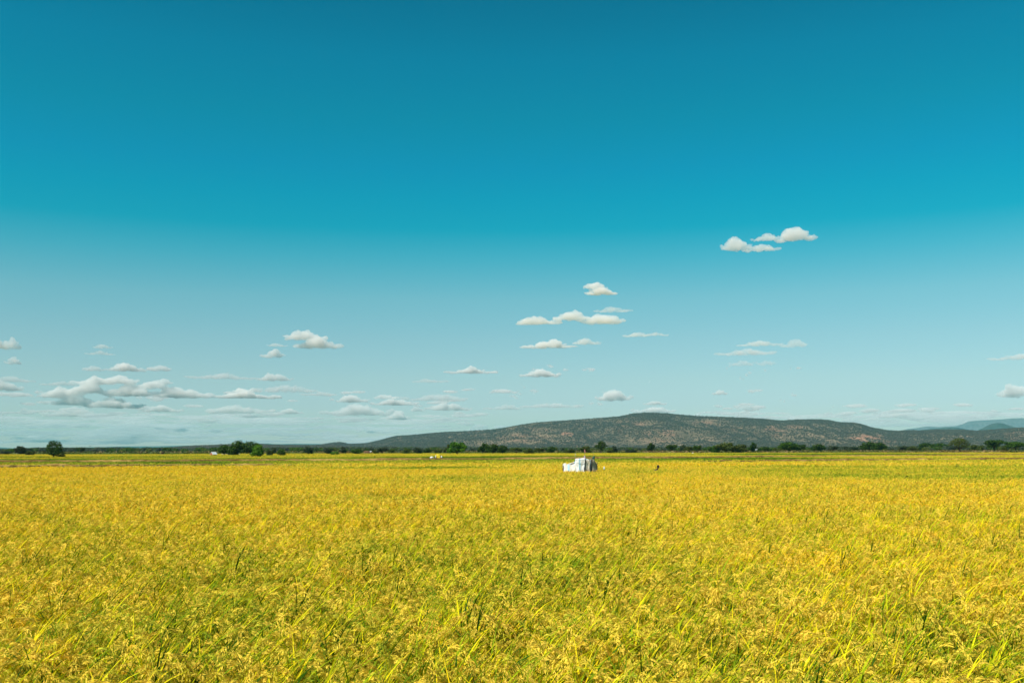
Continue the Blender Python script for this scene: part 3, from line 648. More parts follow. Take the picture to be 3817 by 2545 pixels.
def place_tree(key, name, u, vb, vt, wpx, label, group=None, D=None, cat='tree'):
    hz = vh(u)
    if D is None: D = (EYE.z - 0.9) * F / max(vb - hz, 5.0)
    p = base(u, D); z0 = 0.0
    h = (vb - vt) / F * D; wd = wpx / F * D
    if D is not None: h = EYE.z + (hz - vt) / F * D
    if key[:4] in ('dome', 'bush'): wd *= 1.18
    root = empty(name, p, random.uniform(-0.5, 0.5) if key not in ('leftmango', 'spiky', 'parasol') else 0, (wd * 1.06, wd * 1.0, h / 0.97))
    cm, tm = TREES[key]
    link('crown', cm, root); link('trunk', tm, root)
    return tag(root, label, cat, group)
G1 = 'trees standing in the far tree line'
T = [
 ('leftmango', 'mango_tree', 206, 1699.5, 1645, 64, 'lone round mango tree at far left, its crown drooping low on the right', None),
 ('domeblue', 'broadleaf_tree', 76, 1691, 1663, 35, 'grey green round tree rising behind the scrub left of the lone mango tree', None),
 ('bushblue', 'broadleaf_tree', 18, 1691, 1677, 32, 'low grey green tree cut by the left edge of the picture', G1),
 ('busholive', 'bush', 112, 1693, 1677, 30, 'olive bush between the grey round tree and the lone mango tree', None),
 ('umbrellablue', 'broadleaf_tree', 306, 1690, 1667, 18, 'small tree poking above the wood right of the lone mango tree', None),
 ('domemango', 'mango_tree', 836, 1694, 1655, 40, 'leftmost and lower tree of the dark clump beside the brick hut', 'dark clump of big trees'),
 ('domedark', 'mango_tree', 886, 1694, 1640, 54, 'tallest dark tree of the clump right of the brick hut', 'dark clump of big trees'),
 ('domedark', 'mango_tree', 932, 1694, 1643, 62, 'broad dark tree on the right side of the clump, behind the bright green tree', 'dark clump of big trees'),
 ('bushmango', 'bush', 870, 1694, 1671, 42, 'low leafy bush filling the foot of the dark tree clump', None),
 ('domebright', 'young_mango_tree', 960, 1699.5, 1655, 40, 'bright green small tree with bare trunk in front of the dark clump', None),
 ('busholive', 'bush', 1006, 1695, 1671, 26, 'yellowish olive bush just right of the bright green tree', None),
 ('domemango', 'mango_tree', 1049, 1695, 1671, 27, 'small ball-shaped dark green tree standing alone right of the olive bush', None),
 ('ragged' + 'blue', 'broadleaf_tree', 1022, 1690, 1668, 26, 'grey tree behind the gap between the olive bush and the ball-shaped tree', G1),
 ('domeblue', 'broadleaf_tree', 1148, 1690, 1663, 34, 'tallest grey green tree between the ball-shaped tree and the bright low bush', G1),
 ('domeblue', 'broadleaf_tree', 1222, 1690, 1668, 28, 'grey dome tree right above the left end of the bright low bush', G1),
 ('bushfresh', 'bush', 1249, 1693, 1677, 32, 'bright green low bush left of the roofless brick building', None),
 ('raggedblue', 'broadleaf_tree', 1279, 1690, 1666, 30, 'pointed grey green tree just right of the bright low bush', G1),
 ('domemango', 'mango_tree', 1329, 1690.5, 1670, 38, 'wide dark green tree left of the roofless brick building', None),
 ('umbrellablue', 'broadleaf_tree', 1424, 1689, 1667, 40, 'flat-topped grey green tree right of the roofless brick building', G1),
 ('domeolive', 'broadleaf_tree', 1400, 1689, 1673, 24, 'small olive tree over the white shed of the brick building', G1),
 ('umbrellaolive', 'broadleaf_tree', 1460, 1689, 1674, 26, 'small brownish flat tree left of the bare pale patch at the hill foot', G1),
 ('busholive', 'broadleaf_tree', 1515, 1689, 1670, 30, 'olive rounded tree below the start of the long hill', G1),
 ('domeblue', 'broadleaf_tree', 1557, 1689, 1667, 32, 'grey green tree left of the pair before the yellow shelter', G1),
 ('domedark', 'broadleaf_tree', 1592, 1688, 1670, 29, 'dark tree standing straight behind the white mound', G1),
 ('busholive', 'broadleaf_tree', 1632, 1688, 1672, 30, 'low tree directly behind the yellow tarpaulin shelter', G1),
 ('raggedolive', 'broadleaf_tree', 1668, 1688, 1658, 34, 'sparse olive tree touching the left side of the big bright green tree', None),
 ('domefresh', 'mango_tree', 1703, 1692, 1645, 64, 'big bright green round tree right of the yellow tarpaulin shelter', None),
 ('raggeddark', 'broadleaf_tree', 1799, 1690, 1653, 46, 'left tree of the dark tall grove between yellow shelter and sack shelter', 'dark tall grove'),
 ('domedark', 'broadleaf_tree', 1838, 1690, 1652, 48, 'middle and tallest tree of the dark tall grove', 'dark tall grove'),
 ('domedark', 'broadleaf_tree', 1873, 1690, 1657, 36, 'right tree of the dark tall grove', 'dark tall grove'),
 ('umbrellaolive', 'broadleaf_tree', 1925, 1689, 1666, 52, 'wide low olive tree next to the dark tall grove', G1),
 ('busholive', 'broadleaf_tree', 1972, 1689, 1667, 42, 'second low tree right of the dark tall grove', G1),
 ('umbrellaolive', 'broadleaf_tree', 2012, 1689, 1668, 44, 'sloping low tree at the end of the row right of the dark grove', G1),
 ('domedark', 'broadleaf_tree', 2055, 1688, 1662, 29, 'isolated roundish dark tree left of the sack shelter', G1),
 ('busholive', 'broadleaf_tree', 2126, 1688, 1671, 44, 'low olive tree seen straight above the sack shelter', G1),
 ('domeolive', 'broadleaf_tree', 2183, 1688, 1661, 38, 'olive-topped dome tree behind the flag pole of the sack shelter', None),
 ('spiky', 'fig_tree', 2240, 1688, 1643, 50, 'tall nearly black tree with spiky crown just right of the sack shelter', None),
 ('domeolive', 'bush', 2276, 1688, 1672, 26, 'small olive bush right of the spiky black tree', None),
 ('raggedblue', 'broadleaf_tree', 2290, 1687, 1663, 30, 'grey pointed tree behind the small olive bush', G1),
 ('bushblue', 'broadleaf_tree', 2350, 1687, 1672, 40, 'low grey tree midway between the spiky tree and the next dark tree', G1),
 ('raggeddark', 'broadleaf_tree', 2423, 1686, 1652, 40, 'ragged dark tree above the head of the person in the rice', None),
 ('umbrelladark', 'broadleaf_tree', 2504, 1686, 1656, 44, 'dark flat-topped tree right of the ragged dark tree', G1),
 ('domeblue', 'broadleaf_tree', 2546, 1685, 1657, 24, 'grey green round tree behind the two flat-topped trees', G1),
 ('umbrellaolive', 'broadleaf_tree', 2570, 1686, 1662, 44, 'olive tree above the small white bundle', G1),
 ('umbrelladark', 'acacia_tree', 2599, 1688, 1659, 34, 'brown dark flat-topped tree with visible trunk right of the white bundle', None),
 ('bushmango', 'broadleaf_tree', 2662, 1686, 1655, 44, 'greener left end of the long grove at the centre right', 'long grove at the hill foot'),
 ('domeolive', 'broadleaf_tree', 2705, 1686, 1648, 58, 'tallest tree of the long grove at the centre right', 'long grove at the hill foot'),
 ('domeolive', 'broadleaf_tree', 2757, 1686, 1655, 54, 'middle rounded tree of the long grove, right of its tallest', 'long grove at the hill foot'),
 ('raggeddark', 'broadleaf_tree', 2803, 1686, 1650, 36, 'pointed dark tree ending the long grove, above the white roofed shed', 'long grove at the hill foot'),
 ('domedark', 'broadleaf_tree', 2850, 1685, 1664, 46, 'low dark tree right of the white roofed shed', G1),
 ('busholive', 'broadleaf_tree', 2896, 1685, 1665, 32, 'low olive tree just left of the great dome tree', G1),
 ('domemango', 'broadleaf_tree', 2942, 1684.5, 1645, 70, 'great dark dome tree right of the long grove', None),
 ('umbrelladark', 'broadleaf_tree', 2985, 1684, 1656, 42, 'darker tree merging with the right flank of the great dome tree', None),
 ('domedark', 'broadleaf_tree', 3050, 1683.5, 1653, 48, 'round dark tree standing after the gap right of the great dome tree', None),
 ('umbrellablue', 'broadleaf_tree', 3106, 1683, 1661, 44, 'grey low tree right of the round dark tree', G1),
 ('bushblue', 'broadleaf_tree', 3170, 1682.5, 1661, 54, 'low grey green tree below the red hillside patch on its left', G1),
 ('domedark', 'broadleaf_tree', 3240, 1682, 1645, 56, 'left half of the twin dark trees below the red hillside patch', 'twin dark trees'),
 ('domedark', 'broadleaf_tree', 3277, 1682, 1648, 48, 'right half of the twin dark trees below the red hillside patch', 'twin dark trees'),
 ('busholive', 'bush', 3323, 1681.5, 1667, 32, 'low green bush just right of the twin dark trees', G1),
 ('umbrellablue', 'broadleaf_tree', 3368, 1681.5, 1661, 40, 'grey flat tree below the pale field on the hill foot', G1),
 ('domeolive', 'broadleaf_tree', 3402, 1681.5, 1663, 34, 'small olive tree left of the pair beside the white car', G1),
 ('domedark', 'broadleaf_tree', 3451, 1681, 1650, 54, 'round dark tree left of the white car', None),
 ('domemango', 'broadleaf_tree', 3508, 1680.5, 1651, 54, 'round green tree directly behind the white car', None),
 ('parasol', 'acacia_tree', 3577, 1684, 1636, 70, 'tall parasol-shaped acacia with bare trunk at the far right', None),
 ('bushblue', 'broadleaf_tree', 3545, 1681, 1660, 36, 'pale low tree behind the left side of the parasol acacia', G1),
 ('busholive', 'broadleaf_tree', 3640, 1681, 1655, 48, 'pale olive bush-like tree right of the parasol acacia', None),
 ('umbrelladark', 'broadleaf_tree', 3706, 1682, 1641, 62, 'broad dark green tree right of the thatched shelter', None),
 ('busholive', 'bush', 3742, 1682, 1660, 26, 'low olive bush in the gap between the last two broad trees', G1),
 ('umbrellamango', 'broadleaf_tree', 3785, 1682, 1646, 70, 'broad spreading tree cut by the right edge of the picture', None),
]
for t_ in T: place_tree(*t_)

# continuous far wood behind the single trees
def woodland():
    r = np.random.default_rng(31)
    protos = []
    for k, (kd, tn) in enumerate((('dome', 'blue'), ('bush', 'dark'), ('ragged', 'blue'), ('bush', 'olive'), ('dome', 'dark'), ('umbrella', 'blue'))):
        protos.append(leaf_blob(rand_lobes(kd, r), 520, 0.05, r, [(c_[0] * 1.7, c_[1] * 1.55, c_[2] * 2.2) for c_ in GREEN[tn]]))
    P = []; S = []
    for u in np.arange(-380, 4200, 3.0):
        for k in range(3):
            uu = u + r.uniform(-3, 3); D = r.uniform(620, 1000)
            topv = np.interp(uu, [-400, 0, 60, 140, 400, 560, 700, 950, 1300, 1700, 2300, 2900, 3300, 3420, 3817, 4200],
                             [1672, 1676, 1675, 1672, 1672, 1672, 1673, 1672, 1670, 1670, 1671, 1669, 1669, 1667, 1664, 1662])
            topv += -4.0 + 9 * (fbm(np.array([uu * 0.035]), np.array([k * 3.3]), 4)[0] - 0.35) + r.uniform(-1, 2.0)
            h = EYE.z + (vh(uu) - topv) / F * D
            if h < 1.2: continue
            b = base(uu, D); wd = h * r.uniform(1.1, 2.0)
            P.append((b.x, b.y, -0.1)); S.append((wd, wd, h * 1.12))
    P = np.array(P); S = np.array(S); n = len(P)
    rot = np.zeros((n, 3)); rot[:, 2] = r.uniform(0, 6.28, n)
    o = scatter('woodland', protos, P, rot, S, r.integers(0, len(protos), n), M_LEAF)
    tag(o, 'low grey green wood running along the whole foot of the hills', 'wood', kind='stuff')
    # rough grass and low scrub between the crop and the trees
    n = 9000; D = r.uniform(440, 640, n); u = r.uniform(-350, 4200, n)
    B = np.array([base(a, b)[:] for a, b in zip(u, D)])
    cl = [(0.20, 0.16, 0.05), (0.28, 0.19, 0.07), (0.16, 0.16, 0.035), (0.09, 0.12, 0.022)]
    pr = [leaf_blob([(0, 0, .3, .5, .5, .35), (.4, .1, .25, .4, .4, .3), (-.4, -.1, .2, .4, .4, .25)], 110, 0.13, r, c_) for c_ in ([cl[0], cl[1]], [cl[2], cl[3]], [cl[1], cl[2]], [cl[3]])]
    kd = (fbm(B[:, 0] * 0.01, B[:, 1] * 0.03, 66) * 6 - 1).astype(int).clip(0, 3)
    s = r.uniform(0.7, 2.0, n) * 1.4
    rot = np.zeros((n, 3)); rot[:, 2] = r.uniform(0, 6.28, n)
    o = scatter('rough_grass', pr, B, rot, np.stack([s * 1.6, s * 1.6, s * 1.0], -1), kd, M_LEAF)
    tag(o, 'rough dry grass and low scrub between the crop and the trees', 'grass', kind='stuff')
    # weeds and straw on the bunds
    PP = []
    for key, hgt, dens in (('near', 1.0, 700), ('mid', 1.1, 1800), ('right', 1.03, 700)):
        us, vs = zip(*BUNDS[key])
        uu = r.uniform(us[0], us[-1], dens)
        for a in uu:
            q = at_z(a, np.interp(a, us, vs) , hgt * 0.93); dy = r.normal(0, 0.8)
            PP.append((q.x, q.y + dy, hgt * 0.72))
    PP = np.array(PP); n = len(PP)
    q = fbm(PP[:, 0] * 0.05, PP[:, 1] * 0.05, 88)
    kd = np.where(q > 0.72, 3, np.where(q > .64, 2, np.where(r.random(n) < .35, 1, 0)))
    s = r.uniform(0.18, 0.4, n) * np.where(kd == 3, 1.15, 1); rot[:, 2] = 0
    rot = np.zeros((n, 3)); rot[:, 2] = r.uniform(0, 6.28, n)
    o = scatter('bund_weeds', pr, PP, rot, np.stack([s * 1.5, s * 1.5, s * 0.9], -1), kd, M_LEAF)
    tag(o, 'straw and green weeds along the tops of the earth banks', 'weeds', kind='stuff')
woodland()

# ------------------------------------------------------------------ the shelter of sacks
def sack_mat(name, c, c2, stripes):
    m, n, o = newmat(name)
    tcn = N(n, 'ShaderNodeTexCoord'); sp = N(n, 'ShaderNodeSeparateXYZ'); n.links.new(tcn.outputs['UV'], sp.inputs[0])
    no = noise_node(n, 5, 5, .6, 'obj'); r = ramp(n, no.outputs[0], [(0.35, c2), (0.6, c)])
    cur = r.outputs[0]
    wob = noise_node(n, 3, 2, .5, 'obj')
    for (x0, x1, sc_) in stripes:
        ad = N(n, 'ShaderNodeMath', operation='MULTIPLY_ADD'); n.links.new(wob.outputs[0], ad.inputs[0]); ad.inputs[1].default_value = 0.08; n.links.new(sp.outputs[0], ad.inputs[2])
        g1 = N(n, 'ShaderNodeMath', operation='GREATER_THAN'); n.links.new(ad.outputs[0], g1.inputs[0]); g1.inputs[1].default_value = x0 + .04
        g2 = N(n, 'ShaderNodeMath', operation='LESS_THAN'); n.links.new(ad.outputs[0], g2.inputs[0]); g2.inputs[1].default_value = x1 + .04
        ml = N(n, 'ShaderNodeMath', operation='MULTIPLY'); n.links.new(g1.outputs[0], ml.inputs[0]); n.links.new(g2.outputs[0], ml.inputs[1])
        cur = mixc(n, ml.outputs[0], cur, sc_)
    dirt = ramp(n, sp.outputs[1], [(0.0, (0.75, 0.64, 0.5)), (0.45, (1, 1, 1))])
    cur = mixc(n, 1.0, cur, dirt.outputs[0], 'MULTIPLY')
    p = N(n, 'ShaderNodeBsdfPrincipled'); n.links.new(cur, p.inputs['Base Color']); p.inputs['Roughness'].default_value = 0.7
    tr = N(n, 'ShaderNodeBsdfTranslucent'); n.links.new(cur, tr.inputs[0]); mx = N(n, 'ShaderNodeMixShader'); mx.inputs[0].default_value = .08
    n.links.new(p.outputs[0], mx.inputs[1]); n.links.new(tr.outputs[0], mx.inputs[2]); n.links.new(mx.outputs[0], o.inputs[0]); return m
def sack_panel(name, parent, a, b, top, z0, bulge, mat, seed, label=None):
    """hanging sack from plan point a to b; top = list of heights along it"""
    nu, nv = 28, 24; r = np.random.default_rng(seed)
    a = np.array(a); b = np.array(b); d = b - a; L = np.linalg.norm(d); nrm = np.array([d[1], -d[0]]) / L
    U, Vv = np.meshgrid(np.linspace(0, 1, nu), np.linspace(0, 1, nv), indexing='ij')
    tp = np.interp(U, np.linspace(0, 1, len(top)), top)
    Z = z0 + (tp - z0) * Vv
    bl = bulge * np.sin(np.pi * U) ** 0.7 * (0.55 + 0.45 * np.sin(np.pi * Vv)) + 0.13 * (fbm(U * 6 + seed, Vv * 3.2, seed, 4) - .5) + 0.08 * (fbm(U * 3 + Vv * 2, Vv * 5, seed + 3, 2) - .5)
    X = a[0] + d[0] * U + nrm[0] * bl; Y = a[1] + d[1] * U + nrm[1] * bl
    V = np.stack([X, Y, Z], -1).reshape(-1, 3)
    ii = (np.arange(nu - 1)[:, None] * nv + np.arange(nv - 1)[None]).ravel()
    me = mesh_np(name, V, np.stack([ii, ii + nv, ii + nv + 1, ii + 1], -1), mat, smooth=True)
    uv = me.uv_layers.new(name='UVMap'); vi = np.zeros(len(me.loops), np.int32); me.loops.foreach_get('vertex_index', vi)
    UVs = np.stack([U, Vv], -1).reshape(-1, 2)[vi]; uv.data.foreach_set('uv', UVs.astype(np.float32).ravel())
    o = link(name, me, parent); sm = o.modifiers.new('thickness', 'SOLIDIFY'); sm.thickness = 0.008
    if label: o['label'] = label
    return o
BLUE = (0.42, 0.66, 0.78)
S_W = sack_mat('white_sack', (0.95, 0.94, 0.90), (0.86, 0.84, 0.78), [(0.38, 0.56, BLUE)])
S_L = sack_mat('low_sack', (0.93, 0.88, 0.78), (0.82, 0.74, 0.62), [(0.34, 0.50, BLUE)])
S_G = sack_mat('grey_sack', (0.68, 0.60, 0.46), (0.52, 0.45, 0.33), [(0.78, 0.92, (0.25, 0.38, 0.45))])
S_D = sack_mat('dull_sack', (0.48, 0.41, 0.29), (0.32, 0.27, 0.18), [])
M_WOOD = mat_simple('weathered_pole', (0.18, 0.11, 0.07), 0.9, .3, 8)
M_NAVY = mat_simple('dark_gap_and_stick', (0.02, 0.025, 0.04), 0.9, .4, 6)
M_GREENC = mat_simple('green_cloth', (0.02, 0.09, 0.07), 0.9, .4, 8)
k66 = 66.0 / F                                   # metres per photo pixel at the shelter
def su(u): return (u - 2163) * k66
def sz(v): return EYE.z + (vh(2163) - v) * k66
sh = empty('sack_shelter', (SH[0], SH[1], 0))
tag(sh, 'low bird-watching shelter of white and grey woven sacks hung on poles amid the rice', 'shelter')
sack_panel('sack_wall', sh, (su(2101), .12), (su(2148), -.05), [sz(1727), sz(1724), sz(1730), sz(1732), sz(1731), sz(1728), sz(1722)], .25, .07, S_L, 2, 'low cream sack with a blue stripe')
sack_panel('sack_wall', sh, (su(2144), -.08), (su(2180), -.12), [sz(1710), sz(1708), sz(1707.5), sz(1706), sz(1707)], .25, .045, S_W, 5, 'tall white sack with a blue stripe')
sack_panel('sack_wall', sh, (su(2181), -.06), (su(2204), .10), [sz(1711), sz(1713), sz(1712), sz(1711)], .25, .07, S_G, 8, 'grey beige sack')
sack_panel('sack_wall', sh, (su(2205), .08), (su(2228), .45), [sz(1711), sz(1710), sz(1712), sz(1722), sz(1735)], .25, .07, S_D, 11, 'dull brown sack')
sack_panel('sack_wall', sh, (su(2228), .45), (su(2180), 1.0), [1.35, 1.6, 1.75], .25, .05, S_G, 14)
sack_panel('sack_wall', sh, (su(2180), 1.0), (su(2110), .8), [1.75, 1.5, 1.3], .25, .05, S_L, 17)
sack_panel('sack_wall', sh, (su(2110), .8), (su(2101), .12), [1.3, 1.4], .25, .03, S_L, 18)
# roof cloth over the tall part
def roof_cloth():
    nu, nv = 16, 12; U, Vv = np.meshgrid(np.linspace(0, 1, nu), np.linspace(0, 1, nv), indexing='ij')
    X = su(2145) + (su(2180) - su(2145)) * U; Y = -.12 + 1.0 * Vv
    Z = sz(1708.5) + .02 * U - .10 * Vv - .05 * np.sin(np.pi * U) * np.sin(np.pi * Vv) + .03 * fbm(U * 4, Vv * 4, 6)
    ii = (np.arange(nu - 1)[:, None] * nv + np.arange(nv - 1)[None]).ravel()
    me = mesh_np('roof_cloth', np.stack([X, Y, Z], -1).reshape(-1, 3), np.stack([ii, ii + nv, ii + nv + 1, ii + 1], -1), mat_simple('roof_cloth', (.8, .8, .78), .7, .1, 5), smooth=True)
    o = link('roof_cloth', me, sh); o.modifiers.new('t', 'SOLIDIFY').thickness = .008
roof_cloth()
mb = MB()                                        # flap folded over the top of the white sack
for k in range(10):
    t0 = k / 10; t1 = (k + 1) / 10
    f0 = lambda t: (su(2144) + (su(2180) - su(2144)) * t, -.235 - .05 * math.sin(math.pi * t), sz(1712 + (3.5 * math.sin(math.pi * min(1, t * 1.9)) if t < .5 else 3.5 * (1 - t) * 2 * .6)))
    mb.tube([f0(t0), f0(t1)], [.013, .013], 6)
mb.build('hem', mat_simple('hem', (.32, .38, .42), .8, .2), sh)
def pole(u, y, ztop, r_=.022, lean=0.0, name='pole'):
    m = MB(); x = su(u); m.tube([(x, y, -.1), (x + lean * .5 + .01, y, ztop * .5), (x + lean, y, ztop)], [r_ * 1.2, r_, r_ * .7], 8); return m.build(name, M_WOOD, sh, True)
pole(2147, .0, sz(1708)); pole(2180, -.02, sz(1684), .018); pole(2205, .08, sz(1706), .03); pole(2213, .3, sz(1677), .012); pole(2227, .46, sz(1720)); pole(2103, .14, sz(1727)); pole(2112, .8, 1.35); pole(2180, 1.0, 1.8)
mb = MB()
mb.ell((su(2180), -.03, sz(1680)), (.035, .03, .10), 10, 8); mb.ell((su(2182), -.03, sz(1684)), (.06, .03, .04), 10, 8)
mb.build('rag', mat_simple('pink_rag', (.45, .22, .18), .9, .3), sh, True)
mb = MB(); mb.ell((su(2180), -.05, sz(1706)), (.05, .05, .07), 10, 8); mb.ell((su(2179), -.05, sz(1701)), (.05, .04, .06), 10, 8)
mb.build('rag', mat_simple('violet_rag', (.5, .35, .42), .9, .3), sh, True)
mb = MB(); mb.ell((su(2213), .15, sz(1706)), (.085, .08, .09), 12, 8, lambda d: 1 + .12 * math.sin(d.x * 9 + d.z * 7)); mb.ell((su(2216), .1, sz(1702)), (.04, .05, .06), 10, 8)
mb.build('cloth_bundle', M_GREENC, sh, True)
                                        # dark tubes standing in for the shade in the gaps between sacks
for (u, y, v0, v1, wd) in ((2179.5, -.12, 1709, 1762, .045), (2203.5, .02, 1712, 1762, .024), (2100.5, .12, 1734, 1754, .03)):
    pts = []; rs = []
    for k in range(9):
        t = k / 8; pts.append((su(u) + .015 * math.sin(t * 7), y, sz(v0 + (v1 - v0) * t))); rs.append(wd * (.5 + .5 * math.sin(t * 5 + 1) ** 2 + .3 * t))
    mb = MB(); mb.tube(pts, rs, 8); mb.build('gap_shade', M_NAVY, sh, True)
mb = MB()
r2 = random.Random(3)
for k in range(70):
    a = r2.uniform(-.55, .55); x = su(2200) + a; y = -.32 + r2.uniform(-.2, .2)
    mb.tube([(x, y, .1), (x + r2.uniform(-.2, .2), y + r2.uniform(-.1, .1), sz(1752) + r2.uniform(-.1, .12))], [.012, .004], 4)
mb.build('dry_straw', mat_simple('dry_straw', (.35, .17, .07), .9, .4, 9), sh)

# white stake, bottle scarer and sticks near the shelter
st = base(2144, 170); mb = MB(); mb.tube([(0, 0, -.1), (0.01, 0, 1.0), (0.0, 0, 1.72)], [.035, .03, .025], 8); mb.box((0.03, 0, 1.6), (.10, .02, .12))
o = mb.build('stake', mat_simple('pale_wood', (.65, .55, .38), .8, .2)); o.location = st; tag(o, 'thin pale stake on the bank left behind the sack shelter', 'stake')
bs = base(2254, 67); bo = empty('bird_scarer', bs)
mb = MB(); mb.tube([(.04, 0, 0), (.0, 0, .6), (-.03, 0, 1.02)], [.015, .013, .010], 7); mb.build('stick', M_NAVY, bo)
mb = MB(); mb.tube([(-.04, 0, .98), (-.045, 0, 1.0), (-.05, 0, 1.12), (-.05, 0, 1.15), (-.05, 0, 1.19)], [.03, .045, .045, .018, .016], 12); mb.build('bottle', mat_simple('white_plastic', (.75, .8, .8), .35, .08), bo, True)
tag(bo, 'small white bottle upside down on a dark stick right of the sack shelter', 'bird scarer')

# ------------------------------------------------------------------ person bent in the rice
def skin_fig(name, verts, edges, radii, mat, parent=None, sub=2, root=0):
    me = bpy.data.meshes.new(name); me.from_pydata(verts, edges, []); me.materials.append(mat)
    o = link(name, me, parent)
    md = o.modifiers.new('skin', 'SKIN'); me.skin_vertices[0]
    for i, r_ in enumerate(radii): me.skin_vertices[0].data[i].radius = (r_, r_) if not isinstance(r_, tuple) else r_; me.skin_vertices[0].data[i].use_root = (i == root)
    md.use_smooth_shade = True
    s = o.modifiers.new('sub', 'SUBSURF'); s.levels = s.render_levels = sub
    return o
def person():
    p = base(2447, 72); root = empty('person', p + Vector((0, 0, -.0)), R(-55), (.95, .95, .95))
    sk = mat_simple('dark_skin', (.045, .022, .014), .5, .15, 8)
    V = [(-.34, 0, .66), (-.24, 0, .73), (-.12, 0, .79), (-.02, 0, .84), (.06, 0, .96), (.12, 0, 1.05)]       # pelvis..neck
    E = [(i, i + 1) for i in range(5)]; Rd = [.14, .125, .135, .11, .055, .06]
    def add(pts, rs, frm):
        k = frm
        for q, r_ in zip(pts, rs): V.append(q); Rd.append(r_); E.append((k, len(V) - 1)); k = len(V) - 1
        return k
    for s in (-1, 1):
        add([(-.32, s * .09, .62), (-.16, s * .12, .36), (-.36, s * .11, .08), (-.24, s * .12, .04)], [.09, .065, .042, .035], 0)
        h = add([(-.03, s * .18, .86), (.12, s * .21, .70), (.30, s * .14, .52), (.37, s * .12, .47)], [.055, .042, .030, .028], 3)
        w0 = Vector((.37, s * .12, .47))
        for j in range(4):
            dy = (j - 1.5) * .019 * s
            add([w0 + Vector((.05, dy, -.02)), w0 + Vector((.085, dy, -.045)), w0 + Vector((.09, dy, -.075 - (.01 if j in (1, 2) else 0)))], [.010, .009, .008], h)
        add([w0 + Vector((.02, -s * .035, -.02)), w0 + Vector((.045, -s * .045, -.045))], [.011, .009], h)
    V = [tuple(q) for q in V]
    skin_fig('body', V, E, Rd, sk, root)
    hd = MB(); c = (.16, 0, 1.13)
    def hf(d): return 1 + (.10 if (d.x > .75 and abs(d.y) < .3 and -.3 < d.z < .1) else 0) - (.10 if d.z < -.6 else 0)
    hd.ell(c, (.10, .08, .125), 24, 18, hf)
    for s in (-1, 1): hd.ell((c[0] - .005, s * .082, c[2] - .005), (.018, .010, .03), 8, 6)
    hd.ell((c[0] + .10, 0, c[2] - .02), (.02, .016, .022), 8, 6); hd.ell((c[0] + .088, 0, c[2] - .06), (.014, .028, .010), 8, 6)
    hd.build('head', sk, root, True)
    em = mat_simple('eye', (.5, .5, .48), .3, .1)
    for s in (-1, 1):
        ey = MB(); ey.ell((c[0] + .085, s * .032, c[2] + .005), (.010, .012, .009), 8, 6); ey.build('eye', em, root, True)
    hr = MB(); hr.ell((c[0] - .015, 0, c[2] + .025), (.105, .09, .12), 20, 14, lambda d: 1.0 if (d.z > -.1 or d.x < -.2) else .86); hr.build('hair', mat_simple('black_hair', (.012, .010, .010), .8, .3, 60, bump=.5), root, True)
    sh_ = skin_fig('shirt', [(-.33, 0, .67), (-.24, 0, .735), (-.12, 0, .795), (-.02, 0, .84), (-.03, .17, .86), (.08, .205, .71), (-.03, -.17, .86), (.08, -.205, .71)], [(0, 1), (1, 2), (2, 3), (3, 4), (4, 5), (3, 6), (6, 7)],
             [.15, .135, .145, .12, .066, .055, .066, .055], mat_simple('faded_shirt', (.10, .09, .05), .9, .3, 7), root)
    skin_fig('trousers', [(-.34, 0, .66), (-.32, .09, .61), (-.16, .12, .36), (-.35, .11, .16), (-.32, -.09, .61), (-.16, -.12, .36), (-.35, -.11, .16)], [(0, 1), (1, 2), (2, 3), (0, 4), (4, 5), (5, 6)],
             [.15, .10, .078, .06, .10, .078, .06], mat_simple('brown_trousers', (.07, .05, .03), .9, .3, 7), root)
    tag(root, 'person stooping in the rice right of the sack shelter, dark head showing', 'person')
person()

# ------------------------------------------------------------------ huts, brick ruins, sheds
def brick_mat(name, c1, c2):
    m, n, o = newmat(name)
    b = N(n, 'ShaderNodeTexBrick'); tcn = N(n, 'ShaderNodeTexCoord'); mp = N(n, 'ShaderNodeMapping'); mp.inputs['Rotation'].default_value = (R(90), 0, 0)
    n.links.new(tcn.outputs['Object'], mp.inputs[0]); n.links.new(mp.outputs[0], b.inputs['Vector'])
    b.inputs['Scale'].default_value = 3.0; b.inputs['Color1'].default_value = (*c1, 1); b.inputs['Color2'].default_value = (*c2, 1); b.inputs['Mortar'].default_value = (.25, .17, .12, 1)
    p = N(n, 'ShaderNodeBsdfPrincipled'); n.links.new(b.outputs[0], p.inputs['Base Color']); p.inputs['Roughness'].default_value = .95
    n.links.new(p.outputs[0], o.inputs[0]); return m
M_BRICK = brick_mat('orange_brick', (.62, .19, .06), (.5, .14, .05)); M_OLDB = brick_mat('old_brick', (.38, .2, .11), (.3, .15, .09))
M_TIN = mat_simple('sheet_iron', (.8, .8, .78), .35, .08, 3, metal=.2)
M_DARK = mat_simple('dark_opening', (.02, .016, .014), .9, .2)
def place(o, u, D, rz=0): o.location = base(u, D); o.rotation_euler = (0, 0, rz); return o
hut = empty('brick_hut', base(796, 305), R(-38), (.62, .62, .72))
mb = MB()                                                              # four walls with gables (ridge along local y)
W2, L2, H2, HR = 1.05, 1.15, 1.65, 2.45
mb.add([(-W2, -L2, 0), (W2, -L2, 0), (W2, -L2, H2), (0, -L2, HR), (-W2, -L2, H2), (-W2, L2, 0), (W2, L2, 0), (W2, L2, H2), (0, L2, HR), (-W2, L2, H2)],
       [(0, 1, 2, 3, 4), (5, 9, 8, 7, 6), (0, 4, 9, 5), (1, 6, 7, 2)])
mb.build('wall', M_BRICK, hut)
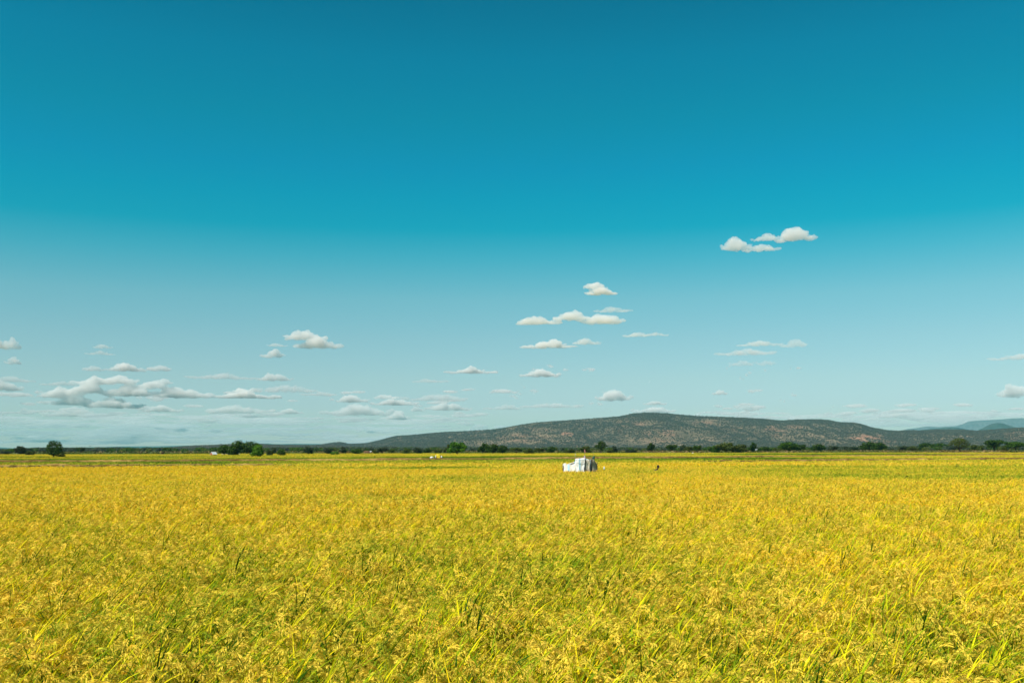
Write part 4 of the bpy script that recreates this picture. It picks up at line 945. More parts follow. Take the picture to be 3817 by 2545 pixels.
for s in (-1, 1):
    mb = MB(); an = math.atan2(HR - H2, W2); ln = math.hypot(HR - H2, W2) + .3
    mb.box((s * (W2 / 2 + .11), 0, (H2 + HR) / 2 - .03), (ln, 2 * L2 + .35, .04), ry=s * an); mb.build('roof_sheet', M_TIN, hut)
mb = MB(); mb.box((.1, -L2 - .015, .75), (.6, .05, 1.5)); mb.build('dark_doorway', M_DARK, hut)
mb = MB(); mb.box((-W2 - .012, .1, 1.0), (.04, .45, .4)); mb.build('window', M_DARK, hut)
tag(hut, 'small orange brick hut with a shiny tin roof left of the dark tree clump', 'hut')

ru = empty('roofless_house', base(1366, 440), R(6))
kk = 440 / F
mb = MB()
for (u0, u1) in ((1359, 1362.5), (1364.8, 1367.6), (1370, 1372.8), (1375, 1377)):
    mb.box((((u0 + u1) / 2 - 1366) * kk, 0, .95), ((u1 - u0) * kk, .3, 1.9 - .2 * random.random()))
mb.box((0.1, 2.2, .9), (22 * kk * .8, .3, 1.7)); mb.box((10.8 * kk, 1.1, .85), (.3, 2.2, 1.7)); mb.box(((1356.5 - 1366) * kk, .8, .65), (5 * kk, .4, 1.3)); mb.box((0.1, -.0, 1.87), (16 * kk, .26, .12))
mb.build('wall', M_OLDB, ru)
mb = MB()
for u0, u1 in ((1362.5, 1364.8), (1367.6, 1370), (1372.8, 1375)): mb.box((((u0 + u1) / 2 - 1366) * kk, .05, .9), ((u1 - u0) * kk - .02, .08, 1.65)); 
mb.build('dark_doorway', M_DARK, ru)  # near-black slabs stand in for the shade inside the open doorways
tag(ru, 'roofless brown brick building with three dark doorways near the wide green tree', 'building')
ts = empty('tin_shed', base(1382, 450), R(-10), (.62, .62, .95))
mb = MB(); mb.box((0, 0, .7), (1.6, 1.6, 1.4)); mb.build('wall', M_OLDB, ts)
mb = MB(); mb.box((0, 0, 1.62), (2.2, 2.2, .05), rx=R(14)); mb.build('roof', M_TIN, ts)
mb = MB(); mb.box((.2, -.82, .6), (.5, .05, 1.1)); mb.build('dark_doorway', M_DARK, ts)
tag(ts, 'little shed with a white tin roof just right of the roofless brick building', 'shed')
dh = empty('mud_hut', base(607.5, 400), R(12)); kk = 400 / F
mb = MB(); mb.box((0, 0, .7), (9 * kk, 1.5, 1.4)); mb.build('wall', mat_simple('dark_mud', (.10, .045, .03), .95, .3, 5), dh)
mb = MB(); mb.box((-6 * kk, .2, .55), (3 * kk, 1.1, 1.1)); mb.build('side_wall', mat_simple('pale_mud', (.42, .3, .18), .95, .2), dh)
mb = MB(); mb.box((0, 0, 1.46), (10 * kk, 1.8, .08), rx=R(-6)); mb.build('roof', mat_simple('rusty_roof', (.08, .05, .04), .9, .4), dh)
mb = MB(); mb.box((.1, -.76, .55), (.4, .04, 1.05)); mb.build('dark_doorway', M_DARK, dh)
tag(dh, 'tiny dark mud hut with a pale annex far left of the brick hut', 'hut')
wsx = empty('white_roofed_shed', base(2818, 560), R(4)); kk = 560 / F
for x in (-7 * kk, 0, 7 * kk):
    for y in (-1, 1): mb = MB(); mb.tube([(x, y, 0), (x, y, 1.9)], [.07, .06], 6); mb.build('post', M_WOOD, wsx)
mb = MB(); mb.box((0, 0, 2.15), (17 * kk, 2.4, .06), rx=R(7)); mb.build('roof', M_TIN, wsx)
mb = MB(); mb.box((0, .9, .8), (14 * kk, .1, 1.5)); mb.build('wall', M_OLDB, wsx)
tag(wsx, 'open shed with a long white roof under the pointed dark tree', 'shed')
th = empty('thatched_shelter', base(3669, 540), 0, (.6, .6, .9))
mb = MB(); n_ = 12
for k in range(n_):
    a0 = 2 * math.pi * k / n_; a1 = 2 * math.pi * (k + 1) / n_
    mb.add([(math.cos(a0) * 1.5, math.sin(a0) * 1.3, 1.15), (math.cos(a1) * 1.5, math.sin(a1) * 1.3, 1.15), (0, 0, 2.0)], [(0, 1, 2)])
mb.build('roof', mat_simple('thatch', (.42, .27, .13), 1, .3, 8, bump=.4), th)
mb = MB(); mb.tube([(0, 0, 0), (0, 0, 1.25)], [.85, .85], 14); mb.build('wall', mat_simple('reed_wall', (.12, .06, .035), 1, .3), th)
mb = MB(); mb.box((0, -.85, .5), (.45, .08, .95)); mb.build('dark_doorway', M_DARK, th)
tag(th, 'tiny brown shelter with straw roof right of the parasol acacia', 'hut')

# ------------------------------------------------------------------ yellow tarpaulin shelter and bags
D_ = 163.0; kk = D_ / F
ys = empty('tarpaulin_shelter', base(1636, D_), 0)
def tz(v): return EYE.z + (vh(1636) - v) * kk
def tu(u): return (u - 1636) * kk
def tarp():
    nu, nv = 26, 16; U, W_ = np.meshgrid(np.linspace(0, 1, nu), np.linspace(0, 1, nv), indexing='ij')
    X = np.interp(U, [0, .18, .45, .7, .85, 1], [tu(1624), tu(1627), tu(1633), tu(1640), tu(1641), tu(1643)])
    Zt = np.interp(U, [0, .18, .4, .6, .8, 1], [tz(1699), tz(1693.5), tz(1690.8), tz(1691.2), tz(1694), tz(1697)])
    Y = -.6 + 1.6 * W_ + .1 * (fbm(U * 5, W_ * 5, 3) - .5)
    Z = Zt - .25 * np.abs(W_ - .5) * 2 + .08 * (fbm(U * 6, W_ * 6, 5) - .5)
    V1 = np.stack([X, Y, Z], -1).reshape(-1, 3)
    X2 = tu(1628) + (tu(1643) - tu(1628)) * U; Z2 = np.interp(U, [0, .5, 1], [tz(1693), tz(1692.5), tz(1697)]) * (1 - W_) + np.interp(U, [0, .3, .6, 1], [tz(1701), tz(1706), tz(1706), tz(1706.5)]) * W_ - .08
    Y2 = -.62 - .12 * (fbm(U * 7, W_ * 3, 8)) - .1 * W_
    V2 = np.stack([X2, Y2, Z2], -1).reshape(-1, 3)
    ii = (np.arange(nu - 1)[:, None] * nv + np.arange(nv - 1)[None]).ravel(); Q = np.stack([ii, ii + nv, ii + nv + 1, ii + 1], -1)
    m = mat_simple('yellow_tarpaulin', (.85, .62, .03), .55, .15, 3, trans=.2)
    a = link('canopy', mesh_np('canopy', V1, Q, m, smooth=True), ys); a.modifiers.new('t', 'SOLIDIFY').thickness = .02
    b = link('hanging_cloth', mesh_np('hanging_cloth', V2, Q, mat_simple('yellow_cloth', (.80, .6, .02), .6, .2, 3, trans=.2), smooth=True), ys); b.modifiers.new('t', 'SOLIDIFY').thickness = .02
tarp()
for (u, y) in ((1626, -.5), (1643, -.5), (1627, .9), (1642, .9)):
    mb = MB(); mb.tube([(tu(u), y, 0), (tu(u), y, tz(1697))], [.05, .045], 8); mb.build('post', M_WOOD, ys)
mb = MB(); mb.box((tu(1638), .0, tz(1707)), (tu(1645) - tu(1630), .9, .30)); mb.box((tu(1630), .5, tz(1708)), (.9, .6, .5)); mb.build('shade_block', mat_simple('shade_brown', (.06, .025, .015), .9, .3), ys)  # dark brown slabs painted as the shade below the tarpaulin
tag(ys, 'yellow tarpaulin sun shelter on poles left of the big bright green tree', 'shelter')
def bag(u, v, wpx, hpx, label, D=D_, seed=1, lean=0, name='white_sack', y=-0.9):
    k = D / F; m = MB(); r = random.Random(seed)
    a1, a2, a3 = r.uniform(2, 5), r.uniform(2, 5), r.uniform(0, 6)
    zc = EYE.z + (vh(u) - v) * k
    m.ell((0, 0, zc), (wpx / 2 * k, wpx * .42 * k, hpx / 2 * k), 20, 14, lambda d: 1 + .10 * math.sin(a1 * d.x + a2 * d.z + a3) + .05 * math.sin(9 * d.z + 4 * d.y))
    # slumped down to the ground below
    if zc - hpx / 2 * k > .05: m.ell((0, 0, (zc - hpx / 2 * k) / 2 + .1), (wpx * .42 * k, wpx * .36 * k, (zc - hpx / 2 * k) / 2 + .15), 14, 8)
    o = m.build(name, M_SACKW, None, True); o.location = base(u, D) + Vector((0, y, 0)); tag(o, label, 'sack'); return o
M_SACKW = mat_simple('white_plastic_sack', (.82, .80, .76), .6, .1, 6)
bag(1611.5, 1704, 14, 7, 'white filled sack lying alone left of the yellow tarpaulin shelter', seed=1)
bag(1626, 1702, 7, 12, 'white sack propped at the left post of the yellow shelter', seed=2, y=-.2)
bag(1646, 1703, 6, 9, 'cream sack hanging at the right side of the yellow shelter', seed=3, y=-.2)
bag(1645, 1709.5, 6, 5, 'small bright sack on the ground at the right foot of the yellow shelter', seed=4, y=-1.3)
bag(2580.5, 1688.5, 9, 5, 'single white bundle on the field edge left of the brown flat-topped tree', D=400, seed=5)
bag(2215, 1689.6, 10, 2.2, 'long white sheet lying on the field edge behind the sack shelter', D=400, seed=6)

# ------------------------------------------------------------------ animals
def egret(u, D, label, sc_=1.0):
    o = empty('egret', base(u, D), R(200), (sc_, sc_, sc_)); wm = mat_simple('white_feathers', (.85, .85, .83), .8, .05)
    skin_fig('body', [(-.38, 0, .42), (-.2, 0, .5), (0, 0, .58), (.14, 0, .66), (.2, 0, .8), (.17, 0, .92), (.24, 0, 1.0), (.31, 0, 1.0)], [(i, i + 1) for i in range(7)], [.03, .09, .12, .08, .035, .03, .035, .015], wm, o, root=2)
    m = MB(); m.tube([(.31, 0, 1.0), (.44, 0, .97)], [.014, .004], 6); m.build('beak', mat_simple('yellow_beak', (.7, .45, .05), .5, .1), o)
    for s in (-1, 1):
        m = MB(); m.tube([(-.02, s * .04, .5), (-.05, s * .04, .25), (0, s * .04, 0)], [.014, .009, .008], 6); m.build('leg', M_DARK, o)
    return tag(o, label, 'bird')
egret(895, 372, 'white egret standing in front of the dark tree clump', 1.25)
def goat(u, D, rz, label, s=1.0, c=(.6, .55, .45)):
    o = empty('goat', base(u, D), rz, (s, s, s)); m = mat_simple('pale_goat_hair', c, .9, .2, 4)
    V = [(-.42, 0, .72), (-.2, 0, .70), (.12, 0, .70), (.36, 0, .76), (.5, 0, .95), (.58, 0, 1.05), (.72, 0, .98)]; E = [(i, i + 1) for i in range(6)]; Rd = [.10, .15, .17, .13, .075, .07, .04]
    def add(pts, rs, frm):
        k = frm
        for q, r_ in zip(pts, rs): V.append(q); Rd.append(r_); E.append((k, len(V) - 1)); k = len(V) - 1
    for sy in (-1, 1):
        add([(-.40, sy * .1, .55), (-.34, sy * .1, .42), (-.46, sy * .1, .24), (-.43, sy * .1, .03)], [.08, .05, .03, .03], 0)
        add([(.34, sy * .1, .55), (.35, sy * .1, .3), (.34, sy * .1, .03)], [.06, .035, .03], 3)
        add([(.54, sy * .12, 1.03)], [.02], 5)
    add([(-.52, 0, .78), (-.56, 0, .70)], [.03, .02], 0)
    skin_fig('body', V, E, Rd, m, o, root=1)
    h = MB()
    for sy in (-1, 1): h.tube([(.55, sy * .03, 1.11), (.50, sy * .05, 1.2), (.43, sy * .06, 1.22)], [.018, .013, .005], 6)
    h.build('horns', M_DARK, o)
    return tag(o, label, 'goat', 'pale goats under the dark tree clump')
goat(833, 375, R(20), 'pale goat nearest the brick hut, at the foot of the dark clump', 1.2)
goat(844, 380, R(170), 'pale goat a step right of the first one under the dark clump', 1.3, (.5, .46, .38))
def bird():
    p = at_D(336, 1662.5, 420); o = bpy.data.objects.new('flying_bird', None)
    m = MB(); m.ell((0, 0, 0), (.28, .07, .06), 10, 8)
    for s in (-1, 1):
        m.add([(-.1, s * .04, .02), (.12, s * .04, .02), (.02, s * .45, .14), (-.12, s * .42, .13), (-.14, s * .85, .06), (-.05, s * .8, .07)], [(0, 1, 2, 3), (3, 2, 5, 4)])
        m.add([(-.1, s * .04, 0), (.12, s * .04, 0), (.02, s * .45, .12), (-.12, s * .42, .11), (-.14, s * .85, .05), (-.05, s * .8, .06)], [(3, 2, 1, 0), (4, 5, 2, 3)])
    m.add([(-.25, -.03, 0), (-.25, .03, 0), (-.42, .08, .01), (-.42, -.08, .01)], [(0, 1, 2, 3)])
    b = m.build('flying_bird', mat_simple('dark_feathers', (.05, .05, .05), .8, .2), None, True); b.location = p; b.rotation_euler = (R(8), 0, R(20)); b.scale = (1.2, 1.2, 1.2)
    tag(b, 'small dark bird gliding low in the sky right of the lone mango tree', 'bird'); bpy.data.objects.remove(o)
bird()

# ------------------------------------------------------------------ white car by the trees
def car():
    o = empty('parked_car', base(3508, 600), R(12))
    m = MB(); prof = [(-2.1, .35), (-2.12, .75), (-1.9, .95), (-1.3, 1.0), (-.75, 1.42), (.75, 1.45), (1.35, 1.02), (2.0, .9), (2.15, .6), (2.1, .35)]
    n = len(prof); vs = [(x, -.85, z) for x, z in prof] + [(x, .85, z) for x, z in prof]
    m.add(vs, [tuple(range(n))[::-1], tuple(range(n, 2 * n))] + [(i, (i + 1) % n, (i + 1) % n + n, i + n) for i in range(n)])
    b = m.build('body', mat_simple('white_paint', (.78, .82, .86), .3, .04), o); bv = b.modifiers.new('b', 'BEVEL'); bv.width = .06; bv.segments = 3
    g = mat_simple('car_glass', (.03, .05, .08), .1, .1)
    for s in (-1, 1):
        m = MB(); m.add([(-1.05, s * .856, 1.02), (-.68, s * .856, 1.34), (.66, s * .856, 1.36), (1.1, s * .856, 1.04)], [(0, 1, 2, 3)]); m.build('side_window', g, o)
    m = MB(); m.add([(1.30, -.7, 1.075), (1.30, .7, 1.075), (.84, .65, 1.41), (.84, -.65, 1.41)], [(0, 1, 2, 3)]); m.build('windscreen', g, o)
    for x in (-1.3, 1.35):
        for s in (-1, 1):
            m = MB(); m.tube([(x, s * .72, .32), (x, s * .90, .32)], [.32, .32], 18); w_ = m.build('wheel', M_DARK, o)
            m = MB(); m.tube([(x, s * .80, .32), (x, s * .915, .32)], [.19, .17], 14); m.build('rim', M_TIN, w_)
    for s in (-1, 1):
        m = MB(); m.ell((2.08, s * .6, .72), (.06, .16, .08), 10, 6); m.build('headlight', M_TIN, o, True)
    tag(o, 'white car parked under the round trees left of the parasol acacia', 'car')
car()

# ------------------------------------------------------------------ mast on the hilltop
def mast():
    p = at_D(2412, 1540, 5190); H = 34.0
    o = empty('lattice_mast', (p.x, p.y, p.z - 2)); m = MB()
    for s in ((-1, -1), (1, -1), (1, 1), (-1, 1)): m.tube([(s[0] * 1.6, s[1] * 1.6, 0), (s[0] * .5, s[1] * .5, H)], [.16, .12], 5)
    for k in range(12):
        z0 = H * k / 12; z1 = H * (k + 1) / 12; a0 = 1.6 - 1.1 * k / 12; a1 = 1.6 - 1.1 * (k + 1) / 12
        q = [(-1, -1), (1, -1), (1, 1), (-1, 1)]
        for j in range(4):
            c, d = q[j], q[(j + 1) % 4]
            m.tube([(c[0] * a0, c[1] * a0, z0), (d[0] * a1, d[1] * a1, z1)], [.08, .08], 4); m.tube([(c[0] * a1, c[1] * a1, z1), (d[0] * a1, d[1] * a1, z1)], [.08, .08], 4)
    m.build('tower', mat_simple('painted_steel', (.62, .6, .6), .5, .2), o)
    for z, x in ((H * .95, -2), (H * .7, 1.4), (H * .8, -1.2)):
        m = MB(); m.tube([(x, -1.2, z), (x, -1.6, z)], [1.1, 1.2], 14); m.build('dish', M_TIN, o)
    m = MB(); m.tube([(-9, 0, H - 1), (0, 0, H + .5), (1, 0, H)], [.25, .3, .2], 5); m.build('arm', M_TIN, o)
    tag(o, 'thin radio mast on the highest point of the long hill', 'mast')
mast()

# single green weeds standing up in the fields
WEEDS = [(137 * .45 + 0, 1, 0)]
def weed(u, v, hpx, label):
    D = 1.4 * F / (v - vh(u)); k = D / F; r = np.random.default_rng(int(u)); h = hpx * k * .75 + .85
    V, Q, C = leaf_blob([(0, 0, h * .55, h * .13, h * .13, h * .4), (.08 * h, 0, h * .8, h * .1, h * .1, h * .18), (-.12 * h, 0, h * .6, h * .14, h * .14, h * .2)], 130, .05 * h, r, [(.06, .14, .015), (.1, .2, .02)])
    root = empty('weed_bush', base(u, D)); link('foliage', mesh_np('foliage', V, Q, M_LEAF, C), root)
    m = MB(); m.tube([(0, 0, 0), (.02, 0, h * .5), (.03, 0, h * .85)], [.03, .02, .008], 6); m.build('stem', M_BARK, root)
    tag(root, label, 'weed')
weed(3562, 1732, 14, 'lone pointed green weed standing in the right-hand rice below the parasol acacia')
weed(3370, 1768, 12, 'green weed clump in the rice at right, on the edge of the darker strip')
weed(3442, 1706, 5, 'tiny forked dry plant on the right golden field')
weed(416, 1702, 6, 'dark weed on the far field edge left of the mud hut')
weed(454, 1702, 5, 'second dark weed between the first one and the mud hut')
weed(1316, 1702, 9, 'dark green weed bush in front of the wide dark green tree')
weed(1396, 1702, 8, 'dark green weed bush below the small tin roofed shed')
weed(1346, 1711, 5, 'dark tuft on the bank below the roofless brick building')
weed(1405, 1710, 6, 'second dark tuft on the bank, right below the tin shed')
weed(1430, 1710, 5, 'third dark tuft on the bank, right of the tin shed')
weed(13, 1724, 6, 'green weed at the left picture edge between the two banks')

# ------------------------------------------------------------------ clouds (volumes, far above and beyond the haze)
def cloud_mat(name, dens, aniso=-0.22):
    m, n, o = newmat(name)
    v = N(n, 'ShaderNodeVolumePrincipled'); v.inputs['Color'].default_value = (1.0, .972, .945, 1); v.inputs['Density'].default_value = dens; v.inputs['Anisotropy'].default_value = aniso
    n.links.new(v.outputs[0], o.inputs['Volume']); return m
ctex = bpy.data.textures.new('cloud_noise', 'CLOUDS'); ctex.noise_scale = 0.25; ctex.noise_depth = 5
ICO = None
def ico(sub):
    bm = bmesh.new(); bmesh.ops.create_icosphere(bm, subdivisions=sub, radius=1.0)
    V = np.array([v.co[:] for v in bm.verts]); Fc = np.array([[v.index for v in f.verts] for f in bm.faces]); bm.free(); return V, Fc
ICV, ICF = ico(3)
CLOUD_BASE = 1500.0
def cloud(boxes, label=None, group=None, dens=1.0, name='cloud', seed=0, kind=None, remesh=True, tau=3.0, nl=None):
    """boxes: (u0,u1,v0,v1) extents in the photograph; the cloud stands at the distance where its base is CLOUD_BASE high"""
    r = np.random.default_rng(seed + 500)
    u0 = min(b[0] for b in boxes); u1 = max(b[1] for b in boxes); vb = max(b[3] for b in boxes)
    d = ray((u0 + u1) / 2, vb); hz = math.hypot(d.x, d.y); D = min((CLOUD_BASE - EYE.z) / (max(d.z, .012) / hz), 95000)
    k = D / F; cu = (u0 + u1) / 2; O = at_D(cu, vb, D)
    Vs = []; Fs = []; b_ = 0
    for (a, b, c, e) in boxes:
        W = (b - a) * k; H = (e - c) * k; cx = ((a + b) / 2 - cu) * k; zb = (vb - e) * k
        n = nl or int(np.clip(W / H * 2.6, 5, 22))
        pk = r.uniform(-.35, .35)
        for i in range(n):
            t = (i + .5) / n * 2 - 1 + r.uniform(-.5, .5) / n; q = (t - pk) / (1.08 - pk if t > pk else 1.08 + pk)
            env = max(.10, 1 - abs(q) ** 1.5)
            hh = H * (.47 if dens >= 1 else .43) * env * r.uniform(.6, 1.1); ww = min(W * .24, max(hh * 1.5, W / n * 1.2) * r.uniform(.9, 1.4))
            x = cx + t * (W / 2 - ww * .55); z = zb + hh * .92; y = r.uniform(-.18, .18) * W
            Vs.append(ICV * np.array([ww, ww * .7, hh]) + np.array([x, y * .6, z])); Fs.append(ICF + b_); b_ += len(ICV)
            if r.random() < .6 and env > .4:
                h2 = hh * r.uniform(.35, .55); Vs.append(ICV * np.array([h2 * 1.2, h2 * 1.2, h2]) + np.array([x + r.uniform(-.5, .5) * ww, y - r.uniform(0, .4) * ww, z + hh * .75])); Fs.append(ICF + b_); b_ += len(ICV)
        for sg in (-1, 1):                           # thin ragged ends
            for j in range(2):
                h2 = H * r.uniform(.07, .13); Vs.append(ICV * np.array([W * r.uniform(.06, .12), W * .07, h2]) + np.array([cx + sg * W * r.uniform(.40, .56), 0, zb + h2 + r.uniform(0, .2) * H])); Fs.append(ICF + b_); b_ += len(ICV)
    V = np.concatenate(Vs); Fc = np.concatenate(Fs)
    W = (u1 - u0) * k; Hm = float(np.median([(b[3] - b[2]) for b in boxes])) * 1.05 * k
    key = tau * dens * (.95 if dens >= 1 else .62) / max(1.0, Hm * 1.6)
    me = mesh_np(name, V, Fc, cloud_mat('cloud_vapour', key))
    o = link(name, me); o.location = O
    yaw = math.atan2(-O.x, O.y); o.rotation_euler = (0, 0, yaw)
    o.scale = (1, 1, 1)
    rm = o.modifiers.new('union', 'REMESH'); rm.mode = 'VOXEL'; rm.voxel_size = max(W / 110, Hm / 26)
    t = bpy.data.textures.new('cloud_noise', 'CLOUDS'); t.noise_scale = Hm * .45; t.noise_depth = 5
    dp = o.modifiers.new('billow', 'DISPLACE'); dp.texture = t; dp.strength = Hm * .38; dp.mid_level = .45; dp.texture_coords = 'LOCAL'
    t2 = bpy.data.textures.new('cloud_detail', 'CLOUDS'); t2.noise_scale = Hm * .14; t2.noise_depth = 4
    d2 = o.modifiers.new('detail', 'DISPLACE'); d2.texture = t2; d2.strength = Hm * .16; d2.mid_level = .5; d2.texture_coords = 'LOCAL'
    tag(o, label, 'cloud', group, kind) if kind is None else tag(o, label, group=group, kind=kind)
    return o
CL = [
 ([(2692, 2800, 876, 930), (2770, 2895, 905, 938)], 'long white cloud sloping down right, lower of the high pair at upper right', 1.0),
 ([(2815, 2900, 860, 892), (2895, 3035, 848, 900)], 'white cloud with a ragged left tail, upper of the high pair at upper right', 1.0),
 ([(2180, 2235, 1045, 1075), (2200, 2260, 1036, 1092), (2185, 2300, 1068, 1098)], 'lone peaked white cloud high above the sack shelter', 1.3),
 ([(2225, 2345, 1138, 1163)], 'thin grey wisp directly below the peaked cloud', 0.62),
 ([(1925, 2085, 1172, 1207), (2065, 2200, 1153, 1192), (2165, 2322, 1165, 1207)], 'widest three-humped white cloud below the peaked one', 1.1),
 ([(2325, 2420, 1233, 1254), (2400, 2490, 1236, 1252)], 'thin flat cloud right of and below the three-humped one', 0.72),
 ([(1945, 2130, 1272, 1297), (2010, 2100, 1260, 1292)], 'flat-based white cloud straight below the three-humped one', 1.1),
 ([(2135, 2235, 1258, 1283)], 'small grey cloud right beside the flat-based one', 0.82),
 ([(1940, 2080, 1373, 1403)], 'bright oblong cloud halfway between the flat-based one and the hill', 1.3),
 ([(2225, 2348, 1452, 1491)], 'bright dome-shaped cloud above the left slope of the long hill', 1.3),
 ([(2765, 2900, 1266, 1289)], 'grey wisp at the top left of the broken group at centre right', 0.67),
 ([(2915, 3005, 1256, 1292)], 'grey knob at the top right of the broken group at centre right', 0.72),
 ([(2695, 2885, 1294, 1322)], 'longest grey streak of the broken group at centre right', 0.72),
 ([(2725, 2805, 1336, 1362)], 'lower left puff of the broken group at centre right', 0.67),
 ([(2825, 2882, 1332, 1360)], 'lower right puff of the broken group at centre right', 0.72),
 ([(3715, 3900, 1316, 1338)], 'grey streak cut by the right picture edge, upper one', 0.72),
 ([(3735, 3870, 1438, 1478)], 'white heap cut by the right picture edge above the mountains', 1.0),
 ([(2745, 2825, 1503, 1526)], 'small flat cloud over the right shoulder of the hill', 0.92),
 ([(2405, 2482, 1490, 1508)], 'small pale cloud touching the sky right above the radio mast', 1.02),
 ([(2660, 2712, 1450, 1470)], 'tiny puff right of the bright dome-shaped cloud', 1.02),
 ([(1065, 1205, 1224, 1268), (1105, 1268, 1258, 1296)], 'big two-tiered white cloud left of centre', 1.2),
 ([(978, 1052, 1298, 1331)], 'small bright puff below left of the two-tiered cloud', 1.2),
 ([(1000, 1065, 1276, 1291)], 'faint wisp touching the left of the two-tiered cloud', 0.62),
 ([(1672, 1860, 1372, 1391), (1720, 1800, 1361, 1388)], 'low pale cloud left of the bright oblong one', 1.02),
 ([(1548, 1665, 1407, 1425)], 'faint grey streak below left of that low pale cloud', 0.62),
 ([(0, 58, 1253, 1298), (-90, 20, 1262, 1298)], 'white cloud cut by the left picture edge, topmost', 1.2),
 ([(28, 72, 1332, 1356)], 'small puff below the topmost left edge cloud', 1.02),
 ([(-60, 66, 1417, 1454)], 'bright cloud cut by the left picture edge, lowest', 1.3),
 ([(-40, 96, 1396, 1422)], 'grey cloud at the left edge on top of the lowest one', 0.82),
 ([(355, 412, 1280, 1298)], 'upper one of two faint wisps at upper left', 0.67),
 ([(330, 412, 1305, 1322)], 'lower one of two faint wisps at upper left', 0.67),
 ([(312, 382, 1360, 1381)], 'left one of three small clouds in a row at left', 0.92),
 ([(412, 528, 1353, 1382)], 'middle and longest of three small clouds in a row at left', 1.12),
 ([(555, 630, 1350, 1381)], 'right one of three small clouds in a row at left', 1.02),
 ([(300, 430, 1412, 1440), (385, 500, 1392, 1434), (262, 400, 1434, 1470), (210, 330, 1450, 1478), (395, 560, 1432, 1478), (540, 622, 1408, 1434), (480, 640, 1428, 1452), (560, 755, 1432, 1482), (165, 300, 1464, 1488), (220, 380, 1478, 1512), (340, 525, 1482, 1520)], 'largest heap of white cloud above the lone mango tree', 1.3),
 ([(170, 280, 1418, 1436)], 'flat grey cloud left of the largest heap', 0.82),
 ([(185, 380, 1518, 1551)], 'long pale cloud below the largest heap', 1.02),
 ([(535, 662, 1508, 1534)], 'low cloud below the right end of the largest heap', 1.12),
 ([(715, 935, 1388, 1412)], 'thin veil cloud right of the largest heap', 0.72),
 ([(970, 1082, 1387, 1418)], 'humped cloud above the brightest streaks left of centre', 1.02),
 ([(825, 1020, 1452, 1484), (870, 930, 1442, 1462), (925, 970, 1442, 1460)], 'bright two-horned cloud above the dark tree clump', 1.2),
 ([(965, 1165, 1425, 1461)], 'soft grey cloud right above the two-horned cloud', 0.92),
 ([(1130, 1250, 1456, 1474)], 'slim cloud right of the soft grey one', 0.82),
 ([(1245, 1375, 1470, 1498)], 'bright-topped cloud left over the low middle bank', 1.1),
 ([(1395, 1550, 1483, 1509), (1395, 1480, 1466, 1486)], 'grey double cloud right of the bright-topped one', 1.02),
 ([(1225, 1445, 1497, 1546)], 'broad soft cloud below the bright-topped one', 1.12),
 ([(1515, 1735, 1461, 1493)], 'broad grey cloud above the beginning of the hill', 0.92),
 ([(1600, 1752, 1494, 1528)], 'bright heap just above the beginning of the hill', 1.2),
 ([(1530, 1582, 1512, 1532), (1432, 1522, 1530, 1563)], 'bright stepped cloud lowest before the hill begins', 1.2),
 ([(1040, 1125, 1520, 1541)], 'bright low cloud right of the dark tree clump', 1.1),
 ([(775, 1000, 1505, 1540)], 'pale streaky cloud above the brick hut', 1.02),
 ([(1815, 1945, 1505, 1526)], 'grey strip over the left slope of the hill', 0.82),
 ([(1955, 2172, 1494, 1519)], 'long grey strip over the hill left of the dome-shaped cloud', 0.92),
 ([(2365, 2512, 1514, 1537)], 'pale heap behind the hill crest and mast', 1.02),
]
for i, (bx, lb, dn) in enumerate(CL): cloud(bx, lb, 'fair weather clouds', dn, seed=i)
r3 = random.Random(9)
# small wisps: one body of stuff each layer
WISPS = [(2250, 2300, 1362, 1378), (2270, 2310, 1305, 1322), (2160, 2225, 1451, 1460), (1900, 1970, 1422, 1433), (2430, 2492, 1416, 1430), (2436, 2500, 1460, 1470), (2140, 2205, 1523, 1541), (1850, 1956, 1537, 1551),
         (1965, 2122, 1533, 1560), (2995, 3052, 1483, 1494), (3260, 3300, 1468, 1478), (2855, 2887, 1513, 1523), (2510, 2565, 1238, 1248), (1300, 1334, 1282, 1296), (1308, 1360, 1423, 1434), (560, 608, 1393, 1405), (90, 152, 1340, 1356),
         (2080, 2140, 1340, 1350), (1985, 2065, 1342, 1354), (2025, 2060, 1315, 1324), (2095, 2135, 1338, 1354), (2640, 2680, 1404, 1412), (3655, 3705, 1320, 1330), (2545, 2600, 1415, 1425), (2350, 2400, 1470, 1482), (3170, 3205, 1516, 1528)]
o = cloud(WISPS, 'thin scattered wisps of grey cloud in the clear sky', None, .6, name='cloud_wisps', seed=91, kind='stuff', nl=5, tau=3.5)
def band(seed, u0, u1, v0, v1, n, wmin, wmax, hmin, hmax):
    r = random.Random(seed); B = []
    for k in range(n):
        w_ = r.uniform(wmin, wmax); h_ = r.uniform(hmin, hmax); a = r.uniform(u0, u1 - w_); c = v0 + (v1 - v0) * r.random() ** .8
        B.append((a, a + w_, c, c + h_))
    return B
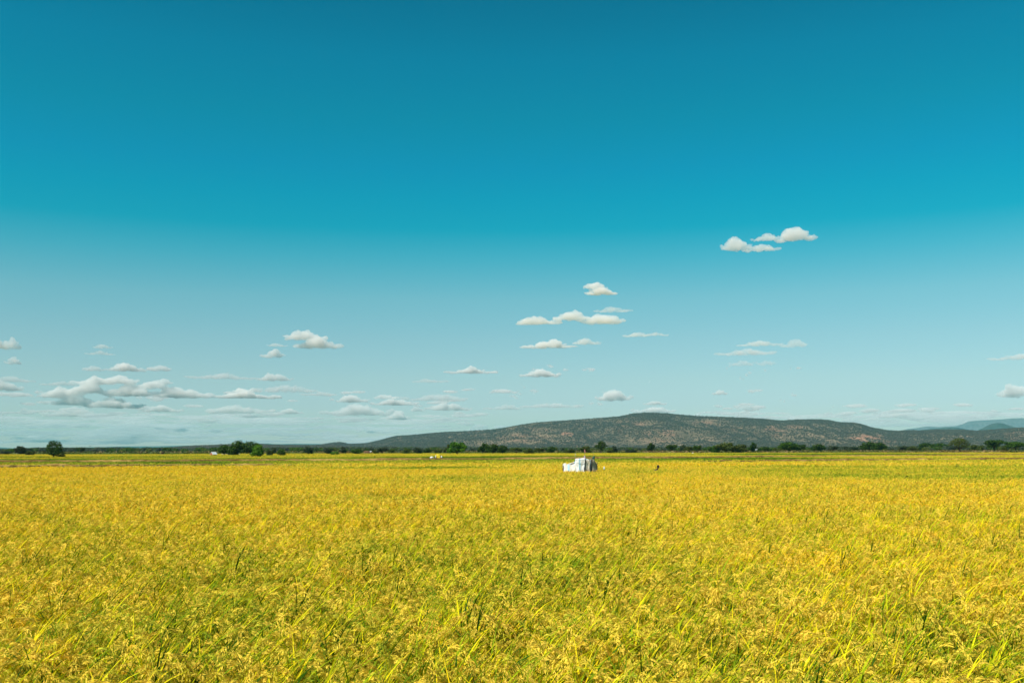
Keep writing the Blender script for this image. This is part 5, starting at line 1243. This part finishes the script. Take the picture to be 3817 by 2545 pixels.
def bank(name, label, boxes, seed, dens, D, st=7, ns=9, vx=2.2):
    """flat streaks of cloud low over the horizon"""
    r = np.random.default_rng(seed); k = D / F; Vs = []; Fs = []; b_ = 0
    for (a, b, c, e) in boxes:
        n = 4
        for i in range(n):
            cu = a + (b - a) * r.uniform(.2, .8); w_ = (b - a) * r.uniform(.25, .5); h_ = (e - c) * r.uniform(.3, .5); cv = (c + e) / 2 + r.uniform(-.2, .2) * (e - c)
            p = at_D(cu, cv, D * r.uniform(.9, 1.1)); Vs.append(ICV * np.array([w_ * k, w_ * k * .5, h_ * k]) + np.array(p)); Fs.append(ICF + b_); b_ += len(ICV)
    me = mesh_np(name, np.concatenate(Vs), np.concatenate(Fs), cloud_mat('cloud_bank_vapour', dens)); o = link(name, me)
    rm = o.modifiers.new('union', 'REMESH'); rm.mode = 'VOXEL'; rm.voxel_size = vx * k
    t = bpy.data.textures.new('bank_noise', 'CLOUDS'); t.noise_scale = ns * k; t.noise_depth = 5
    dp = o.modifiers.new('billow', 'DISPLACE'); dp.texture = t; dp.strength = st * k; dp.mid_level = .5; dp.texture_coords = 'LOCAL'
    return tag(o, label, kind='stuff')
bank('cloud_bank', 'streaky pale cloud bank low over the left horizon', band(1, -200, 1850, 1540, 1650, 210, 40, 260, 4, 11), 201, .0010, 60000)
def puffs(seed, u0, u1, v0, v1, n, wmin, wmax):
    r = random.Random(seed); B = []
    for q in range(n):
        a = r.uniform(u0, u1); c = v0 + (v1 - v0) * r.random() ** .8; w_ = r.uniform(wmin, wmax)
        for j in range(r.randint(1, 4)):
            x = a + r.uniform(-.7, .7) * w_; y = c + r.uniform(-5, 5); ww = w_ * r.uniform(.3, .9)
            B.append((x, x + ww, y, y + r.uniform(7, 15)))
    return B
bank('cloud_bank', 'broken soft clouds in rows between the largest heap and the left horizon', puffs(5, -150, 1850, 1440, 1625, 62, 40, 130), 211, .0040, 45000, 5, 7, 1.8)
bank('cloud_bank', 'small broken clouds strung above the right shoulder of the hill', puffs(6, 2600, 3950, 1500, 1560, 30, 30, 110), 212, .0040, 45000, 5, 7, 1.8)
bank('cloud_bank', 'scattered faint wisps between the sack shelter and the centre right clouds', puffs(7, 1800, 2980, 1330, 1530, 26, 14, 40), 213, .0035, 40000, 4, 5, 1.4)
bank('cloud_bank', 'streaky pale cloud bank low over the right horizon', band(2, 2600, 4000, 1528, 1585, 90, 40, 240, 5, 13), 202, .0008, 60000)

# ------------------------------------------------------------------ haze
hb = MB(); hb.box((0, 0, 171), (15000 * 2, 15000 * 2, 350)); hz_m, hn_, ho_ = newmat('haze')
hv = N(hn_, 'ShaderNodeVolumePrincipled'); hv.inputs['Color'].default_value = (.17, .70, .82, 1); hv.inputs['Density'].default_value = HAZE; hv.inputs['Anisotropy'].default_value = 0.0
hn_.links.new(hv.outputs[0], ho_.inputs['Volume'])
tag(hb.build('haze', hz_m), kind='stuff')
